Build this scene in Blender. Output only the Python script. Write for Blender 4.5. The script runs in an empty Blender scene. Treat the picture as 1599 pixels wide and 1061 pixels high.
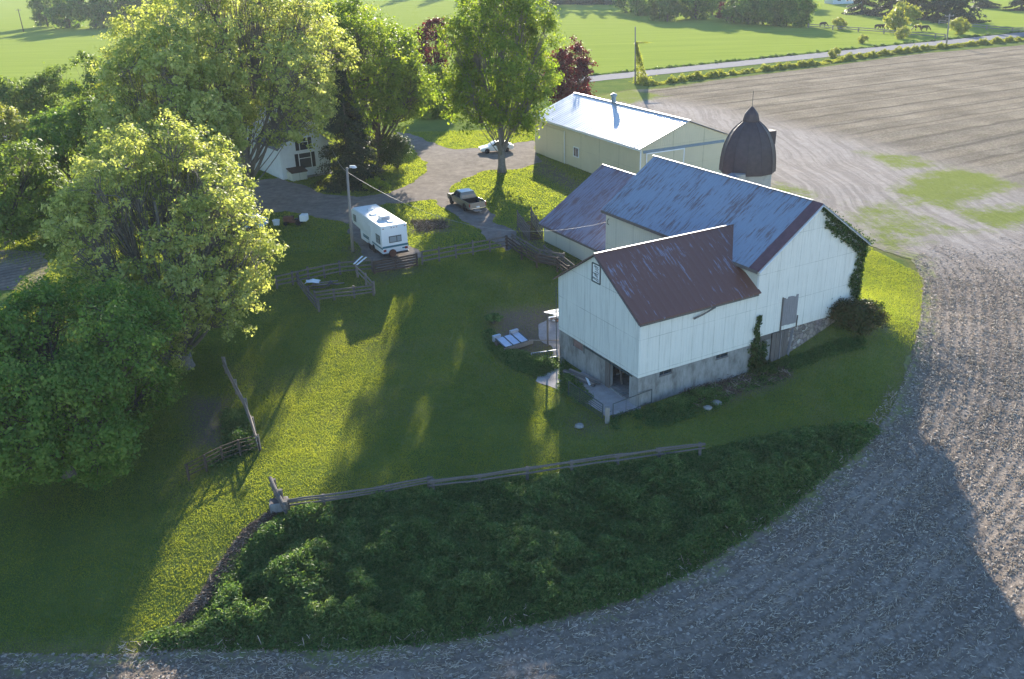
import bpy, bmesh, math, random
import numpy as np
from mathutils import Vector, Matrix

# ------------------------------------------------------------------ camera, sky, sun, exposure
SC = bpy.context.scene
COL = SC.collection
FPX, TH, RO, CH = 1382.79, math.radians(23.843), math.radians(-1.702), 25.0
SUN_AZ, SUN_EL = math.radians(3.38), math.radians(17.2)
cam_d = bpy.data.cameras.new('camera'); cam = bpy.data.objects.new('camera', cam_d); COL.objects.link(cam)
cam_d.sensor_width = 36.0; cam_d.lens = 36.0 * FPX / 1599.0; cam_d.clip_start = 0.5; cam_d.clip_end = 4000
_ux, _up, _bk = Vector((1, 0, 0)), Vector((0, math.sin(TH), math.cos(TH))), Vector((0, -math.cos(TH), math.sin(TH)))
_r = _ux * math.cos(RO) + _up * math.sin(RO); _u = -_ux * math.sin(RO) + _up * math.cos(RO)
cam.matrix_world = Matrix(((_r.x, _u.x, _bk.x, 0), (_r.y, _u.y, _bk.y, 0), (_r.z, _u.z, _bk.z, CH), (0, 0, 0, 1)))
SC.camera = cam
W = bpy.data.worlds.new("World"); SC.world = W; W.use_nodes = True
wn = W.node_tree.nodes; wl = W.node_tree.links; wn.clear()
sky = wn.new('ShaderNodeTexSky'); sky.sky_type = 'NISHITA'; sky.sun_disc = False
sky.sun_elevation = SUN_EL; sky.sun_rotation = SUN_AZ; sky.altitude = 200; sky.air_density = 1.0; sky.dust_density = 0.0; sky.ozone_density = 4.0
bg = wn.new('ShaderNodeBackground'); bg.inputs['Strength'].default_value = 0.105
wo = wn.new('ShaderNodeOutputWorld'); wl.new(sky.outputs[0], bg.inputs[0]); wl.new(bg.outputs[0], wo.inputs[0])
sl = bpy.data.lights.new('sun', 'SUN'); sl.energy = 5.0; sl.angle = math.radians(0.5); sl.color = (1.0, 0.895, 0.74)
so = bpy.data.objects.new('sun', sl); COL.objects.link(so)
_sv = Vector((math.sin(SUN_AZ) * math.cos(SUN_EL), math.cos(SUN_AZ) * math.cos(SUN_EL), math.sin(SUN_EL)))
so.rotation_euler = _sv.to_track_quat('Z', 'Y').to_euler(); so.location = (0, 0, 60)
vs = SC.view_settings; vs.view_transform = 'Standard'; vs.look = 'None'; vs.gamma = 1.0; vs.use_curve_mapping = False; vs.exposure = 1.8
SC.cycles.max_bounces = 6; SC.cycles.transparent_max_bounces = 6; SC.cycles.diffuse_bounces = 3; SC.cycles.use_denoising = True
rng = np.random.default_rng(11); random.seed(5)
PI = math.pi

# ------------------------------------------------------------------ terrain and pixel helper (photo pixel -> point on the terrain)
def rays(px, py):
    u0, v0 = px - 799.5, py - 530.5
    u = (u0 * math.cos(RO) + v0 * math.sin(RO)) / FPX; a = -(-u0 * math.sin(RO) + v0 * math.cos(RO)) / FPX
    return np.array([u, math.cos(TH) + a * math.sin(TH), -math.sin(TH) + a * math.cos(TH)])
BX, BY, BPH = 16.43, 54.99, 0.5
BU = np.array([math.cos(BPH), math.sin(BPH)]); BV = np.array([-math.sin(BPH), math.cos(BPH)])
def Bw(a, b): return np.array([BX, BY]) + a * BU + b * BV
_cp = []
for a, b, z in ((-9.7, -.5, -2.4), (-5, -.5, -2.35), (-1, -.5, -2.4), (2, -.5, -2.1), (4.5, -.5, -1.6), (7, -.5, -.8), (9.9, -.6, -.1), (-10.2, 3, -2.35), (-10.2, 6.5, -2.4), (-10.2, 9.5, -2.4),
                (-6, 10.5, -2.0), (-1, 12, -1.2), (-1, 17, -.5), (-1, 22, -.15), (-1, 27.5, -.05), (10.5, 5, 0), (10.5, 12, 0), (14, 5, -.8), (13, -3, -1.9), (9, -4, -2.1),
                (5, -5, -2.7), (0, -5, -2.8), (-6, -5, -2.75), (-11, -4, -2.75), (18, 0, -2.2), (18, 8, -1.5)):
    p = Bw(a, b); _cp.append((p[0], p[1], z))
_cp += [(-13.2, 41.5, -3.1), (-9, 42.3, -3.05), (-5, 43.2, -3.0), (2.4, 44.3, -2.95), (7, 45, -2.95), (11, 45.8, -2.95), (17, 48.5, -2.9), (-2, 51, -2.7), (-8, 50, -2.75), (-13, 50, -2.7), (-4, 58, -2.2), (-11, 58, -2.1), (-18, 58, -2.0),
        (-8, 66, -1.1), (0, 66, -1.1), (-16, 66, -1.1), (-24, 66, -1.0), (-8, 75, -.25), (0, 76, -.25), (-16, 75, -.25), (-26, 76, -.2), (-10, 90, 0), (0, 90, 0), (10, 88, 0), (-25, 92, 0), (-40, 92, 0), (-20, 50, -2.9), (-26, 45, -3.4), (-34, 50, -3.0), (-34, 62, -1.6), (-20, 40, -3.6), (-30, 36, -4.4), (-45, 36, -4.4), (-45, 75, -.6), (-18, 35, -4.3),
        (-15.5, 32.6, -4.7), (-8.8, 32.2, -4.7), (-2, 32.5, -4.7), (1.8, 34, -4.7), (9.7, 37.4, -4.45), (18.3, 44.4, -4.0), (25.6, 52.5, -3.05), (13, 32, -4.8), (22, 36, -4.7), (30, 45, -4.2), (33, 55, -3.2), (34, 66, -2.4), (35, 75, -1.9),
        (-10, 24, -4.9), (5, 24, -4.9), (22, 26, -4.9), (-30, 26, -4.8), (40, 30, -5.0), (50, 50, -3.9), (52, 66, -2.9), (50, 85, -1.8), (28, 82, -.9), (25, 100, -.1), (45, 110, -.6), (70, 100, -1.0), (75, 70, -2.8), (75, 35, -5),
        (-60, 60, -2), (-60, 30, -4.7), (-60, 100, 0), (-30, 130, 0), (0, 130, 0), (40, 140, 0), (80, 140, 0), (0, 8, -5.2), (-50, 8, -5.2), (50, 8, -5.3), (90, 8, -5.4), (-90, 8, -5), (-90, 60, -2), (-90, 120, 0), (100, 120, 0), (100, 60, -2.7)]
_cp = np.array(_cp)
def _phi(r): return np.sqrt(r * r + 4.0)
_n = len(_cp); _A = np.zeros((_n + 3, _n + 3)); _d = np.hypot(_cp[:, None, 0] - _cp[None, :, 0], _cp[:, None, 1] - _cp[None, :, 1])
_A[:_n, :_n] = _phi(_d) + np.eye(_n) * -0.15; _A[:_n, _n] = 1; _A[:_n, _n + 1:] = _cp[:, :2]; _A[_n:, :_n] = _A[:_n, _n:].T
_wt = np.linalg.solve(_A, np.concatenate([_cp[:, 2], np.zeros(3)]))
def sstep(a, b, x):
    t = np.clip((x - a) / (b - a), 0, 1); return t * t * (3 - 2 * t)
def terr(x, y):
    x = np.asarray(x, float); y = np.asarray(y, float); sh = x.shape
    xf, yf = np.clip(x.ravel(), -88, 98), np.clip(y.ravel(), 9, 138)
    out = np.empty(xf.shape)
    for i in range(0, len(xf), 20000):
        r = np.hypot(xf[i:i + 20000, None] - _cp[None, :, 0], yf[i:i + 20000, None] - _cp[None, :, 1])
        out[i:i + 20000] = _phi(r) @ _wt[:_n] + _wt[_n] + _wt[_n + 1] * xf[i:i + 20000] + _wt[_n + 2] * yf[i:i + 20000]
    far = sstep(110, 140, y.ravel())
    out = np.minimum(out, .15) * (1 - far)
    return out.reshape(sh)
def T(x, y): return float(terr(np.array([x]), np.array([y]))[0])
def P(px, py, h=0.0):
    d = rays(px, py); z = -1.0
    for _ in range(12):
        t = (z + h - CH) / d[2]; x, y = d[0] * t, d[1] * t
        z = .5 * z + .5 * T(x, y) if _ > 3 else T(x, y)
    t = (z + h - CH) / d[2]
    return np.array([d[0] * t, d[1] * t, z])
def PV(px, py, h=0.0): return Vector(P(px, py, h))

# ------------------------------------------------------------------ value noise (numpy)
def vnoise(x, y, s, seed=0, oc=3):
    x = np.asarray(x, float) / s; y = np.asarray(y, float) / s; o = 0; amp = 1; tot = 0
    for k in range(oc):
        xi, yi = np.floor(x), np.floor(y); fx, fy = x - xi, y - yi
        fx = fx * fx * (3 - 2 * fx); fy = fy * fy * (3 - 2 * fy)
        def h(i, j):
            v = np.sin(i * 127.1 + j * 311.7 + (seed + k) * 74.7) * 43758.5453; return v - np.floor(v)
        o = o + amp * ((h(xi, yi) * (1 - fx) + h(xi + 1, yi) * fx) * (1 - fy) + (h(xi, yi + 1) * (1 - fx) + h(xi + 1, yi + 1) * fx) * fy)
        tot += amp; amp *= .5; x = x * 2.03 + 7; y = y * 2.03 + 3
    return o / tot

# ------------------------------------------------------------------ scene helpers
def empty(name, label, cat, loc=(0, 0, 0), rz=0, group=None):
    o = bpy.data.objects.new(name, None); COL.objects.link(o); o.location = loc; o.rotation_euler = (0, 0, rz); o.empty_display_size = .3
    o['label'] = label; o['category'] = cat
    if group: o['group'] = group
    return o
def tag(o, label=None, cat=None, group=None, kind=None):
    if label: o['label'] = label
    if cat: o['category'] = cat
    if group: o['group'] = group
    if kind: o['kind'] = kind
    return o
def arr_mesh(name, verts, faces, mat, parent=None, smooth=False, attrs=None, mats=None, midx=None):
    """verts (n,3); faces: (m,k) array or list of arrays"""
    me = bpy.data.meshes.new(name); verts = np.asarray(verts, np.float32)
    fl = faces if isinstance(faces, list) else [faces]
    fl = [np.asarray(f, np.int32) for f in fl if len(f)]
    nl = sum(f.size for f in fl); nf = sum(len(f) for f in fl)
    me.vertices.add(len(verts)); me.vertices.foreach_set('co', verts.ravel())
    me.loops.add(nl); me.loops.foreach_set('vertex_index', np.concatenate([f.ravel() for f in fl]))
    tot = np.concatenate([np.full(len(f), f.shape[1], np.int32) for f in fl]); st = np.concatenate([[0], np.cumsum(tot)[:-1]]).astype(np.int32)
    me.polygons.add(nf); me.polygons.foreach_set('loop_start', st); me.polygons.foreach_set('loop_total', tot)
    if midx is not None: me.polygons.foreach_set('material_index', np.asarray(midx, np.int32))
    me.update(calc_edges=True)
    if smooth: me.polygons.foreach_set('use_smooth', np.ones(nf, bool))
    for m in (mats or [mat]): me.materials.append(m)
    for k, v in (attrs or {}).items():
        v = np.asarray(v, np.float32)
        if v.ndim == 1: a = me.attributes.new(k, 'FLOAT', 'POINT'); a.data.foreach_set('value', v)
        else: a = me.attributes.new(k, 'FLOAT_COLOR', 'POINT'); a.data.foreach_set('color', v.ravel())
    o = bpy.data.objects.new(name, me); COL.objects.link(o)
    if parent: o.parent = parent
    return o
class MB:
    def __init__(s): s.v = []; s.f = []
    def poly(s, pts, th=None):
        """polygon; with th (vector) extruded to a prism"""
        n = len(s.v); k = len(pts); s.v += [tuple(p) for p in pts]
        if th is None: s.f.append(list(range(n, n + k))); return s
        s.v += [(p[0] + th[0], p[1] + th[1], p[2] + th[2]) for p in pts]
        s.f.append(list(range(n, n + k))); s.f.append(list(range(n + 2 * k - 1, n + k - 1, -1)))
        for i in range(k):
            j = (i + 1) % k; s.f.append([n + i, n + k + i, n + k + j, n + j])
        return s
    def box(s, x0, y0, z0, x1, y1, z1):
        return s.poly([(x0, y0, z0), (x0, y1, z0), (x1, y1, z0), (x1, y0, z0)], (0, 0, z1 - z0))
    def bar(s, a, b, w, h, up=(0, 0, 1), jit=0):
        a = Vector(a); b = Vector(b); d = (b - a); 
        if d.length < 1e-5: return s
        d.normalize(); u = Vector(up)
        if abs(d.dot(u)) > .98: u = Vector((1, 0, 0))
        sx = d.cross(u).normalized() * (w / 2); sy = sx.cross(d).normalized() * (h / 2)
        return s.poly([a - sx - sy, a + sx - sy, a + sx + sy, a - sx + sy], b - a)
    def tube(s, pts, rad, n=8, cap=True):
        pts = [Vector(p) for p in pts]; m = len(pts)
        if not hasattr(rad, '__len__'): rad = [rad] * m
        b0 = len(s.v); ref = None
        for i, p in enumerate(pts):
            d = (pts[min(i + 1, m - 1)] - pts[max(i - 1, 0)]).normalized()
            if ref is None: ref = d.orthogonal().normalized()
            u = (ref - d * ref.dot(d)).normalized(); v = d.cross(u); ref = u
            for k in range(n):
                a = 2 * PI * k / n; q = p + (u * math.cos(a) + v * math.sin(a)) * rad[i]; s.v.append(tuple(q))
        for i in range(m - 1):
            for k in range(n):
                k2 = (k + 1) % n; s.f.append([b0 + i * n + k, b0 + i * n + k2, b0 + (i + 1) * n + k2, b0 + (i + 1) * n + k])
        if cap:
            s.f.append([b0 + k for k in range(n)][::-1]); s.f.append([b0 + (m - 1) * n + k for k in range(n)])
        return s
    def lathe(s, prof, n=32, c=(0, 0, 0), axis='z', cap=True):
        b0 = len(s.v)
        for r, z in prof:
            for k in range(n):
                a = 2 * PI * k / n; x, y = r * math.cos(a), r * math.sin(a)
                q = (x, y, z) if axis == 'z' else ((x, z, y) if axis == 'y' else (z, x, y))
                s.v.append((c[0] + q[0], c[1] + q[1], c[2] + q[2]))
        for i in range(len(prof) - 1):
            for k in range(n):
                k2 = (k + 1) % n; s.f.append([b0 + i * n + k, b0 + i * n + k2, b0 + (i + 1) * n + k2, b0 + (i + 1) * n + k])
        if cap:
            s.f.append([b0 + k for k in range(n)][::-1]); s.f.append([b0 + (len(prof) - 1) * n + k for k in range(n)])
        return s
    def xf(s, m, i0=0):
        for i in range(i0, len(s.v)): s.v[i] = tuple(m @ Vector(s.v[i]))
        return s
    def build(s, name, mat, parent=None, smooth=False, bevel=0, auto=None, **t):
        me = bpy.data.meshes.new(name); me.from_pydata([tuple(v) for v in s.v], [], s.f); me.materials.append(mat)
        bm = bmesh.new(); bm.from_mesh(me); bmesh.ops.recalc_face_normals(bm, faces=bm.faces)
        if bevel: bmesh.ops.bevel(bm, geom=bm.edges[:], offset=bevel, segments=2, affect='EDGES', profile=.6, clamp_overlap=True)
        bm.to_mesh(me); bm.free()
        if smooth: me.polygons.foreach_set('use_smooth', np.ones(len(me.polygons), bool))
        if auto is not None: me.set_sharp_from_angle(angle=math.radians(auto))
        o = bpy.data.objects.new(name, me); COL.objects.link(o)
        if parent: o.parent = parent
        return tag(o, **t)
def copy_tree(o, loc, rz=None, scale=None, parent=None, **t):
    c = o.copy(); COL.objects.link(c)
    if parent: c.parent = parent
    else:
        c.location = loc
        if rz is not None: c.rotation_euler = (0, 0, rz)
        if scale: c.scale = scale if hasattr(scale, '__len__') else (scale,) * 3
    for ch in list(o.children): copy_tree(ch, None, parent=c)
    return tag(c, **t)

# ------------------------------------------------------------------ materials
class NT:
    def __init__(s, name, rough=.8, spec=.3):
        s.m = bpy.data.materials.new(name); s.m.use_nodes = True; s.t = s.m.node_tree; s.n = s.t.nodes; s.l = s.t.links
        s.b = s.n['Principled BSDF']; s.out = s.n['Material Output']; s.b.inputs['Roughness'].default_value = rough; s.b.inputs['Specular IOR Level'].default_value = spec
        s.tc = s.n.new('ShaderNodeTexCoord')
    def link(s, a, b): s.l.new(a, b); return s
    def co(s, sc=(1, 1, 1), src='Object', rot=(0, 0, 0)):
        mp = s.n.new('ShaderNodeMapping'); mp.inputs['Scale'].default_value = sc; mp.inputs['Rotation'].default_value = rot
        if src == 'Geo':
            g = s.n.new('ShaderNodeNewGeometry'); s.l.new(g.outputs['Position'], mp.inputs[0])
        else: s.l.new(s.tc.outputs[src], mp.inputs[0])
        return mp.outputs[0]
    def noise(s, co, scale=1, detail=4, rough=.6, out='Fac'):
        n = s.n.new('ShaderNodeTexNoise'); s.l.new(co, n.inputs['Vector']); n.inputs['Scale'].default_value = scale; n.inputs['Detail'].default_value = detail; n.inputs['Roughness'].default_value = rough
        return n.outputs[out]
    def vor(s, co, scale=1, out='Distance', feat='F1'):
        n = s.n.new('ShaderNodeTexVoronoi'); n.feature = feat; s.l.new(co, n.inputs['Vector']); n.inputs['Scale'].default_value = scale; return n.outputs[out]
    def ramp(s, fac, stops):
        r = s.n.new('ShaderNodeValToRGB'); e = r.color_ramp.elements
        while len(e) < len(stops): e.new(.5)
        for i, (p, c) in enumerate(stops):
            e[i].position = p; e[i].color = (*c, 1) if hasattr(c, '__len__') else (c, c, c, 1)
        s.l.new(fac, r.inputs[0]); return r.outputs[0]
    def mix(s, fac, a, b, mode='MIX'):
        n = s.n.new('ShaderNodeMix'); n.data_type = 'RGBA'; n.blend_type = mode
        for v, i in ((fac, 0), (a, 6), (b, 7)):
            if hasattr(v, 'is_output'): s.l.new(v, n.inputs[i])
            elif i == 0: n.inputs[0].default_value = v
            else: n.inputs[i].default_value = (*v, 1)
        return n.outputs[2]
    def math(s, op, a, b=0.0, c=None):
        n = s.n.new('ShaderNodeMath'); n.operation = op
        for i, v in enumerate((a, b) if c is None else (a, b, c)):
            if hasattr(v, 'is_output'): s.l.new(v, n.inputs[i])
            else: n.inputs[i].default_value = v
        return n.outputs[0]
    def attr(s, name, out='Fac'):
        n = s.n.new('ShaderNodeAttribute'); n.attribute_name = name; return n.outputs[out]
    def sep(s, v):
        n = s.n.new('ShaderNodeSeparateXYZ'); s.l.new(v, n.inputs[0]); return n.outputs
    def bump(s, h, strength=.5, dist=.05):
        n = s.n.new('ShaderNodeBump'); s.l.new(h, n.inputs['Height']); n.inputs['Strength'].default_value = strength; n.inputs['Distance'].default_value = dist
        prev = s.b.inputs['Normal'].links
        if prev: s.l.new(prev[0].from_socket, n.inputs['Normal'])
        s.l.new(n.outputs[0], s.b.inputs['Normal']); return s
    def color(s, c):
        if hasattr(c, 'is_output'): s.l.new(c, s.b.inputs['Base Color'])
        else: s.b.inputs['Base Color'].default_value = (*c, 1)
        return s
def plain(name, c, rough=.7, var=.25, sc=3, spec=.3, metal=0, bump=0):
    t = NT(name, rough, spec); n = t.noise(t.co(), sc, 5)
    t.color(t.ramp(n, [(.25, tuple(x * (1 - var) for x in c)), (.75, tuple(min(1, x * (1 + var)) for x in c))])); t.b.inputs['Metallic'].default_value = metal
    if bump: t.bump(n, bump, .03)
    return t.m
def leafmat(name, stops, trans=.45, tcol=None, rough=.55):
    t = NT(name, rough, .25); a = t.attr('rnd'); g = t.noise(t.co(src='Geo'), .35, 3)
    f = t.math('ADD', t.math('MULTIPLY', a, .65), t.math('MULTIPLY', g, .45)); col = t.ramp(f, stops); t.color(col)
    tr = t.n.new('ShaderNodeBsdfTranslucent'); cc = t.mix(1.0, col, tcol or (1.35, 1.25, .5), 'MULTIPLY'); t.link(cc, tr.inputs[0])
    ms = t.n.new('ShaderNodeMixShader'); ms.inputs[0].default_value = trans; t.link(t.b.outputs[0], ms.inputs[1]); t.link(tr.outputs[0], ms.inputs[2]); t.link(ms.outputs[0], t.out.inputs[0])
    return t.m
def siding(name, c, stain, rib=.23, seam=1.0, st_amt=.5, dirt=(.25, .27, .22)):
    t = NT(name, .5, .35); X = t.sep(t.co()); s = t.math('ADD', X[0], X[1])
    w = t.math('SINE', t.math('MULTIPLY', s, 2 * PI / rib)); t.bump(w, .5, .012)
    fr = t.math('FRACT', t.math('MULTIPLY', s, 1 / seam)); ln = t.math('LESS_THAN', fr, .03)
    n1 = t.noise(t.co((5, 5, .35)), 1, 6, .7); n2 = t.noise(t.co((1, 1, 1)), .7, 4)
    col = t.mix(t.math('MULTIPLY', t.ramp(n1, [(.5, 0.0), (.85, 1.0)]), st_amt), c, stain)
    col = t.mix(t.math('MULTIPLY', t.ramp(n2, [(.35, 0.0), (.8, 1.0)]), .35), col, tuple(x * .82 for x in c))
    zl = t.math('FRACT', t.math('MULTIPLY', X[2], .42)); zz = t.math('LESS_THAN', zl, .012)
    col = t.mix(t.math('MULTIPLY', t.math('MAXIMUM', ln, zz), t.math('MULTIPLY', t.ramp(n2, [(.35, .15), (.6, .9)]), .75)), col, dirt)
    t.color(col); return t.m
def roofmat(name, c, rust, amt, axis, rib=.3, ribstr=.4, rough=.45, lo=.45, hi=.75, grad=0.0):
    t = NT(name, rough, .5); sc = (9, 1.1, 1.2) if axis == 'x' else (1.1, 9, 1.2); X = t.sep(t.co())
    w = t.math('POWER', t.math('ABSOLUTE', t.math('SINE', t.math('MULTIPLY', X[0 if axis == 'x' else 1], PI / rib))), 6.0); t.bump(w, ribstr, .03)
    n1 = t.noise(t.co(sc), .6, 8, .72); n2 = t.noise(t.co(), .45, 5); n = t.math('ADD', t.math('MULTIPLY', n1, .68), t.math('MULTIPLY', n2, .32))
    f = t.math('MULTIPLY', t.ramp(n, [(lo, 0.0), (hi, 1.0)]), amt)
    base = t.mix(t.noise(t.co(sc), 1.7, 4), tuple(x * .78 for x in c), tuple(min(1, x * 1.2) for x in c))
    t.color(t.mix(f, base, rust)); t.link(t.math('ADD', t.math('MULTIPLY', f, .35), rough), t.b.inputs['Roughness']); return t.m
M = {}
M['white_siding'] = siding('white painted siding', (.76, .76, .70), (.36, .37, .32), rib=.25, seam=.9, st_amt=.65)
M['gable_siding'] = siding('white painted gable siding', (.73, .755, .71), (.33, .34, .30), rib=.22, seam=.71, st_amt=.7, dirt=(.16, .18, .16))
M['cream_siding'] = siding('cream siding', (.60, .60, .50), (.40, .38, .3), rib=.25, seam=2.3, st_amt=.35)
M['shed_siding'] = siding('yellow beige steel siding', (.64, .58, .40), (.5, .46, .35), rib=.3, seam=4.2, st_amt=.2, dirt=(.35, .33, .2))
M['blue_roof'] = roofmat('weathered blue grey metal roof', (.21, .26, .33), (.14, .085, .08), .85, 'y', .3, .35, .4, .50, .585)
M['wing_roof'] = roofmat('rusting ribbed grey roof', (.20, .20, .27), (.15, .075, .07), .8, 'y', .36, 1.0, .45, .47, .57)
M['rust_roof'] = roofmat('dark rust red metal roof', (.15, .066, .048), (.24, .25, .33), .8, 'x', .6, .3, .45, .555, .60)
M['rust_strip'] = plain('rust red metal', (.12, .055, .06), .5, .3, 2)
M['shed_roof'] = roofmat('bright galvanised roof', (.5, .51, .52), (.4, .4, .4), .4, 'y', .5, .5, .28, .5, .8)
M['shed_roof'].node_tree.nodes['Principled BSDF'].inputs['Metallic'].default_value = .45
M['trim'] = plain('white trim', (.8, .82, .82), .5, .06); M['track'] = plain('blue grey steel', (.2, .27, .32), .5, .1)
M['oldwood'] = None
def woodmat(name, c, sc=(1, 1, 1)):
    t = NT(name, .85, .15); n = t.noise(t.co((14, 14, 1.5)), 1, 6, .7); n2 = t.noise(t.co(), 1.2, 3)
    t.color(t.mix(n2, t.ramp(n, [(.3, tuple(x * .5 for x in c)), (.7, tuple(x * 1.25 for x in c))]), tuple(x * .8 for x in c))); t.bump(n, .4, .01); return t.m
M['oldwood'] = woodmat('weathered grey wood', (.165, .15, .14)); M['darkwood'] = woodmat('brown weathered wood', (.09, .068, .058)); M['palewood'] = woodmat('pale lumber', (.33, .28, .24)); M['barndoor'] = woodmat('silver barn board', (.30, .29, .30))
def concrete():
    t = NT('stained old concrete', .9, .2); n = t.noise(t.co((1, 1, .5)), 1.3, 7, .7); n2 = t.noise(t.co((4, 4, .6)), 1, 5, .7)
    c = t.ramp(n, [(.3, (.13, .125, .115)), (.5, (.27, .27, .26)), (.7, (.36, .36, .35))]); c = t.mix(t.math('MULTIPLY', t.ramp(n2, [(.5, 0.0), (.75, 1.0)]), .55), c, (.09, .085, .08)); t.color(c); t.bump(n, .4, .03); return t.m
M['concrete'] = concrete()
def stone():
    t = NT('fieldstone wall', .9, .2); co = t.co(); d = t.vor(co, 2.9); e = t.vor(co, 2.9, 'Distance', 'DISTANCE_TO_EDGE'); cc = t.vor(co, 2.9, 'Color')
    r = t.sep(cc)[0]; c = t.ramp(r, [(0, (.16, .14, .13)), (.4, (.34, .30, .26)), (.7, (.24, .2, .2)), (1, (.5, .47, .42))]); m = t.ramp(e, [(.0, 1.0), (.07, 0.0)])
    t.color(t.mix(m, c, (.13, .12, .11))); t.bump(t.ramp(e, [(0, 0.0), (.15, 1.0)]), .9, .06); return t.m
M['stone'] = stone()
M['black'] = plain('dark interior', (.015, .014, .014), .9, .3); M['tyre'] = plain('tyre rubber', (.02, .02, .021), .85, .2, 10); M['rim'] = plain('wheel metal', (.55, .55, .56), .35, .1, metal=.7)
def glassm(name, c=(.03, .04, .05), r=.08):
    t = NT(name, r, .8); t.color(c); return t.m
M['glass'] = glassm('dark window glass'); M['galv'] = plain('galvanised steel', (.36, .38, .42), .6, .2, 4, .5, .6)
M['steel_dark'] = plain('dark painted tube', (.06, .08, .08), .5, .2); M['rv'] = plain('white gelcoat', (.80, .83, .84), .3, .04, 1.5, .5); M['rvroof'] = plain('rv roof', (.78, .80, .80), .5, .1, 1.5); M['teal'] = plain('teal stripe', (.05, .16, .21), .4, .1)
M['redlamp'] = plain('red lamp lens', (.25, .02, .02), .3, .1); M['blacktrim'] = plain('black plastic', (.02, .02, .022), .5, .1)
M['truck'] = plain('grey green metallic paint', (.165, .17, .155), .32, .08, 1, .6, .3); M['tan'] = plain('tan tailgate', (.30, .25, .2), .5, .15, 3); M['chrome'] = plain('chrome', (.6, .6, .6), .15, .05, 3, .5, 1.0)
M['carwhite'] = plain('white car paint', (.8, .82, .84), .25, .03, 1, .6); M['bark'] = plain('tree bark', (.115, .10, .085), .95, .4, 6, .1, 0, .8); M['barkgrey'] = plain('grey bark', (.19, .175, .16), .95, .35, 6, .1, 0, .8)
M['pole'] = woodmat('utility pole wood', (.33, .30, .27)); M['dome'] = plain('dark brown dome sheet', (.075, .055, .055), .6, .22, 2.5, .35); M['silo'] = plain('silo concrete staves', (.40, .38, .34), .9, .2, 1.5, .2, 0, .3)
M['asphalt_shingle'] = plain('grey shingles', (.13, .135, .14), .9, .3, 5); M['housewhite'] = plain('white clapboard', (.66, .70, .72), .6, .08, 2); M['shutter'] = plain('dark shutter', (.02, .022, .024), .6, .1)
M['wire'] = plain('cable', (.25, .25, .24), .6, .1); M['lamp'] = plain('lamp housing', (.6, .62, .64), .4, .1); M['horse'] = plain('dark bay coat', (.05, .032, .026), .6, .3, 3); M['whitepaint'] = plain('white board', (.75, .77, .78), .5, .08)
M['bluetarp'] = plain('blue plastic', (.1, .25, .5), .4, .2); M['sheetsteel'] = plain('pale blue sheet metal', (.38, .44, .55), .35, .2, 3, .5, .4); M['rust'] = plain('rusty steel', (.16, .07, .045), .8, .4, 5); M['redrust'] = plain('faded red paint', (.3, .08, .06), .7, .3, 4)
M['plywood'] = plain('old plywood', (.2, .13, .12), .8, .3)
LF = {}
LF['maple'] = leafmat('maple leaves', [(.1, (.065, .125, .016)), (.5, (.165, .26, .034)), (.9, (.34, .41, .07))], .6)
LF['flower'] = leafmat('flowering maple leaves', [(.1, (.105, .15, .04)), (.4, (.29, .345, .10)), (.85, (.62, .62, .25))], .58, (1.2, 1.2, .6))
LF['green'] = leafmat('dense green leaves', [(.1, (.05, .12, .022)), (.5, (.125, .235, .05)), (.9, (.29, .39, .09))], .55)
LF['dark'] = leafmat('dark needles', [(.1, (.012, .026, .012)), (.6, (.028, .05, .022)), (1, (.06, .085, .03))], .15)
LF['red'] = leafmat('purple maple leaves', [(.1, (.05, .012, .014)), (.6, (.12, .025, .026)), (1, (.24, .05, .04))], .4, (1.5, .7, .7))
LF['weed'] = leafmat('weed leaves', [(.1, (.03, .085, .026)), (.5, (.085, .175, .05)), (.95, (.26, .36, .13))], .42)
LF['olive'] = leafmat('olive leaves', [(.1, (.065, .11, .03)), (.6, (.15, .23, .055)), (1, (.30, .38, .09))], .5)
LF['vine'] = leafmat('vine leaves', [(.1, (.018, .05, .012)), (.6, (.045, .09, .02)), (1, (.10, .16, .035))], .35)
LF['grass'] = leafmat('grass blades', [(.1, (.08, .12, .042)), (.5, (.15, .195, .054)), (.95, (.24, .27, .075))], .66, (2.0, 1.85, .55), .6)
LF['yellow'] = leafmat('spring yellow leaves', [(.1, (.16, .20, .04)), (.6, (.3, .34, .07)), (1, (.45, .46, .1))], .5)
LF['bushred'] = leafmat('reddish bush leaves', [(.1, (.03, .045, .014)), (.55, (.055, .075, .02)), (.9, (.13, .065, .03))], .3)

def green_base(t, lawn=True):
    g = t.co(src='Geo'); m = t.sep(t.attr('mask', 'Vector')); 
    n1 = t.noise(g, .22, 5); n2 = t.noise(g, 2.3, 6, .7); n3 = t.noise(g, 14, 3, .8)
    f = t.math('ADD', t.math('MULTIPLY', n1, .4), t.math('ADD', t.math('MULTIPLY', n2, .35), t.math('MULTIPLY', n3, .35)))
    c = t.ramp(f, [(.34, (.05, .09, .03)), (.5, (.10, .15, .042)), (.66, (.17, .205, .055)), (.78, (.25, .25, .10))])
    hay = t.ramp(t.math('ADD', t.math('MULTIPLY', t.noise(t.co((.02, .5, .1), 'Geo', (0, 0, .3)), 1, 5, .7), .6), t.math('MULTIPLY', n2, .4)), [(.3, (.17, .23, .04)), (.7, (.30, .36, .07))])
    c = t.mix(m[1], c, hay)
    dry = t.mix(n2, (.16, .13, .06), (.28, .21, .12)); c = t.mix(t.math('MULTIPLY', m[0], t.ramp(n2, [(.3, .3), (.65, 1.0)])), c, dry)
    soil = t.mix(n3, (.10, .075, .06), (.22, .18, .15)); c = t.mix(m[2], c, soil)
    t.color(c); t.bump(n3, .9, .06); t.bump(n2, .6, .12); return t
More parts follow.
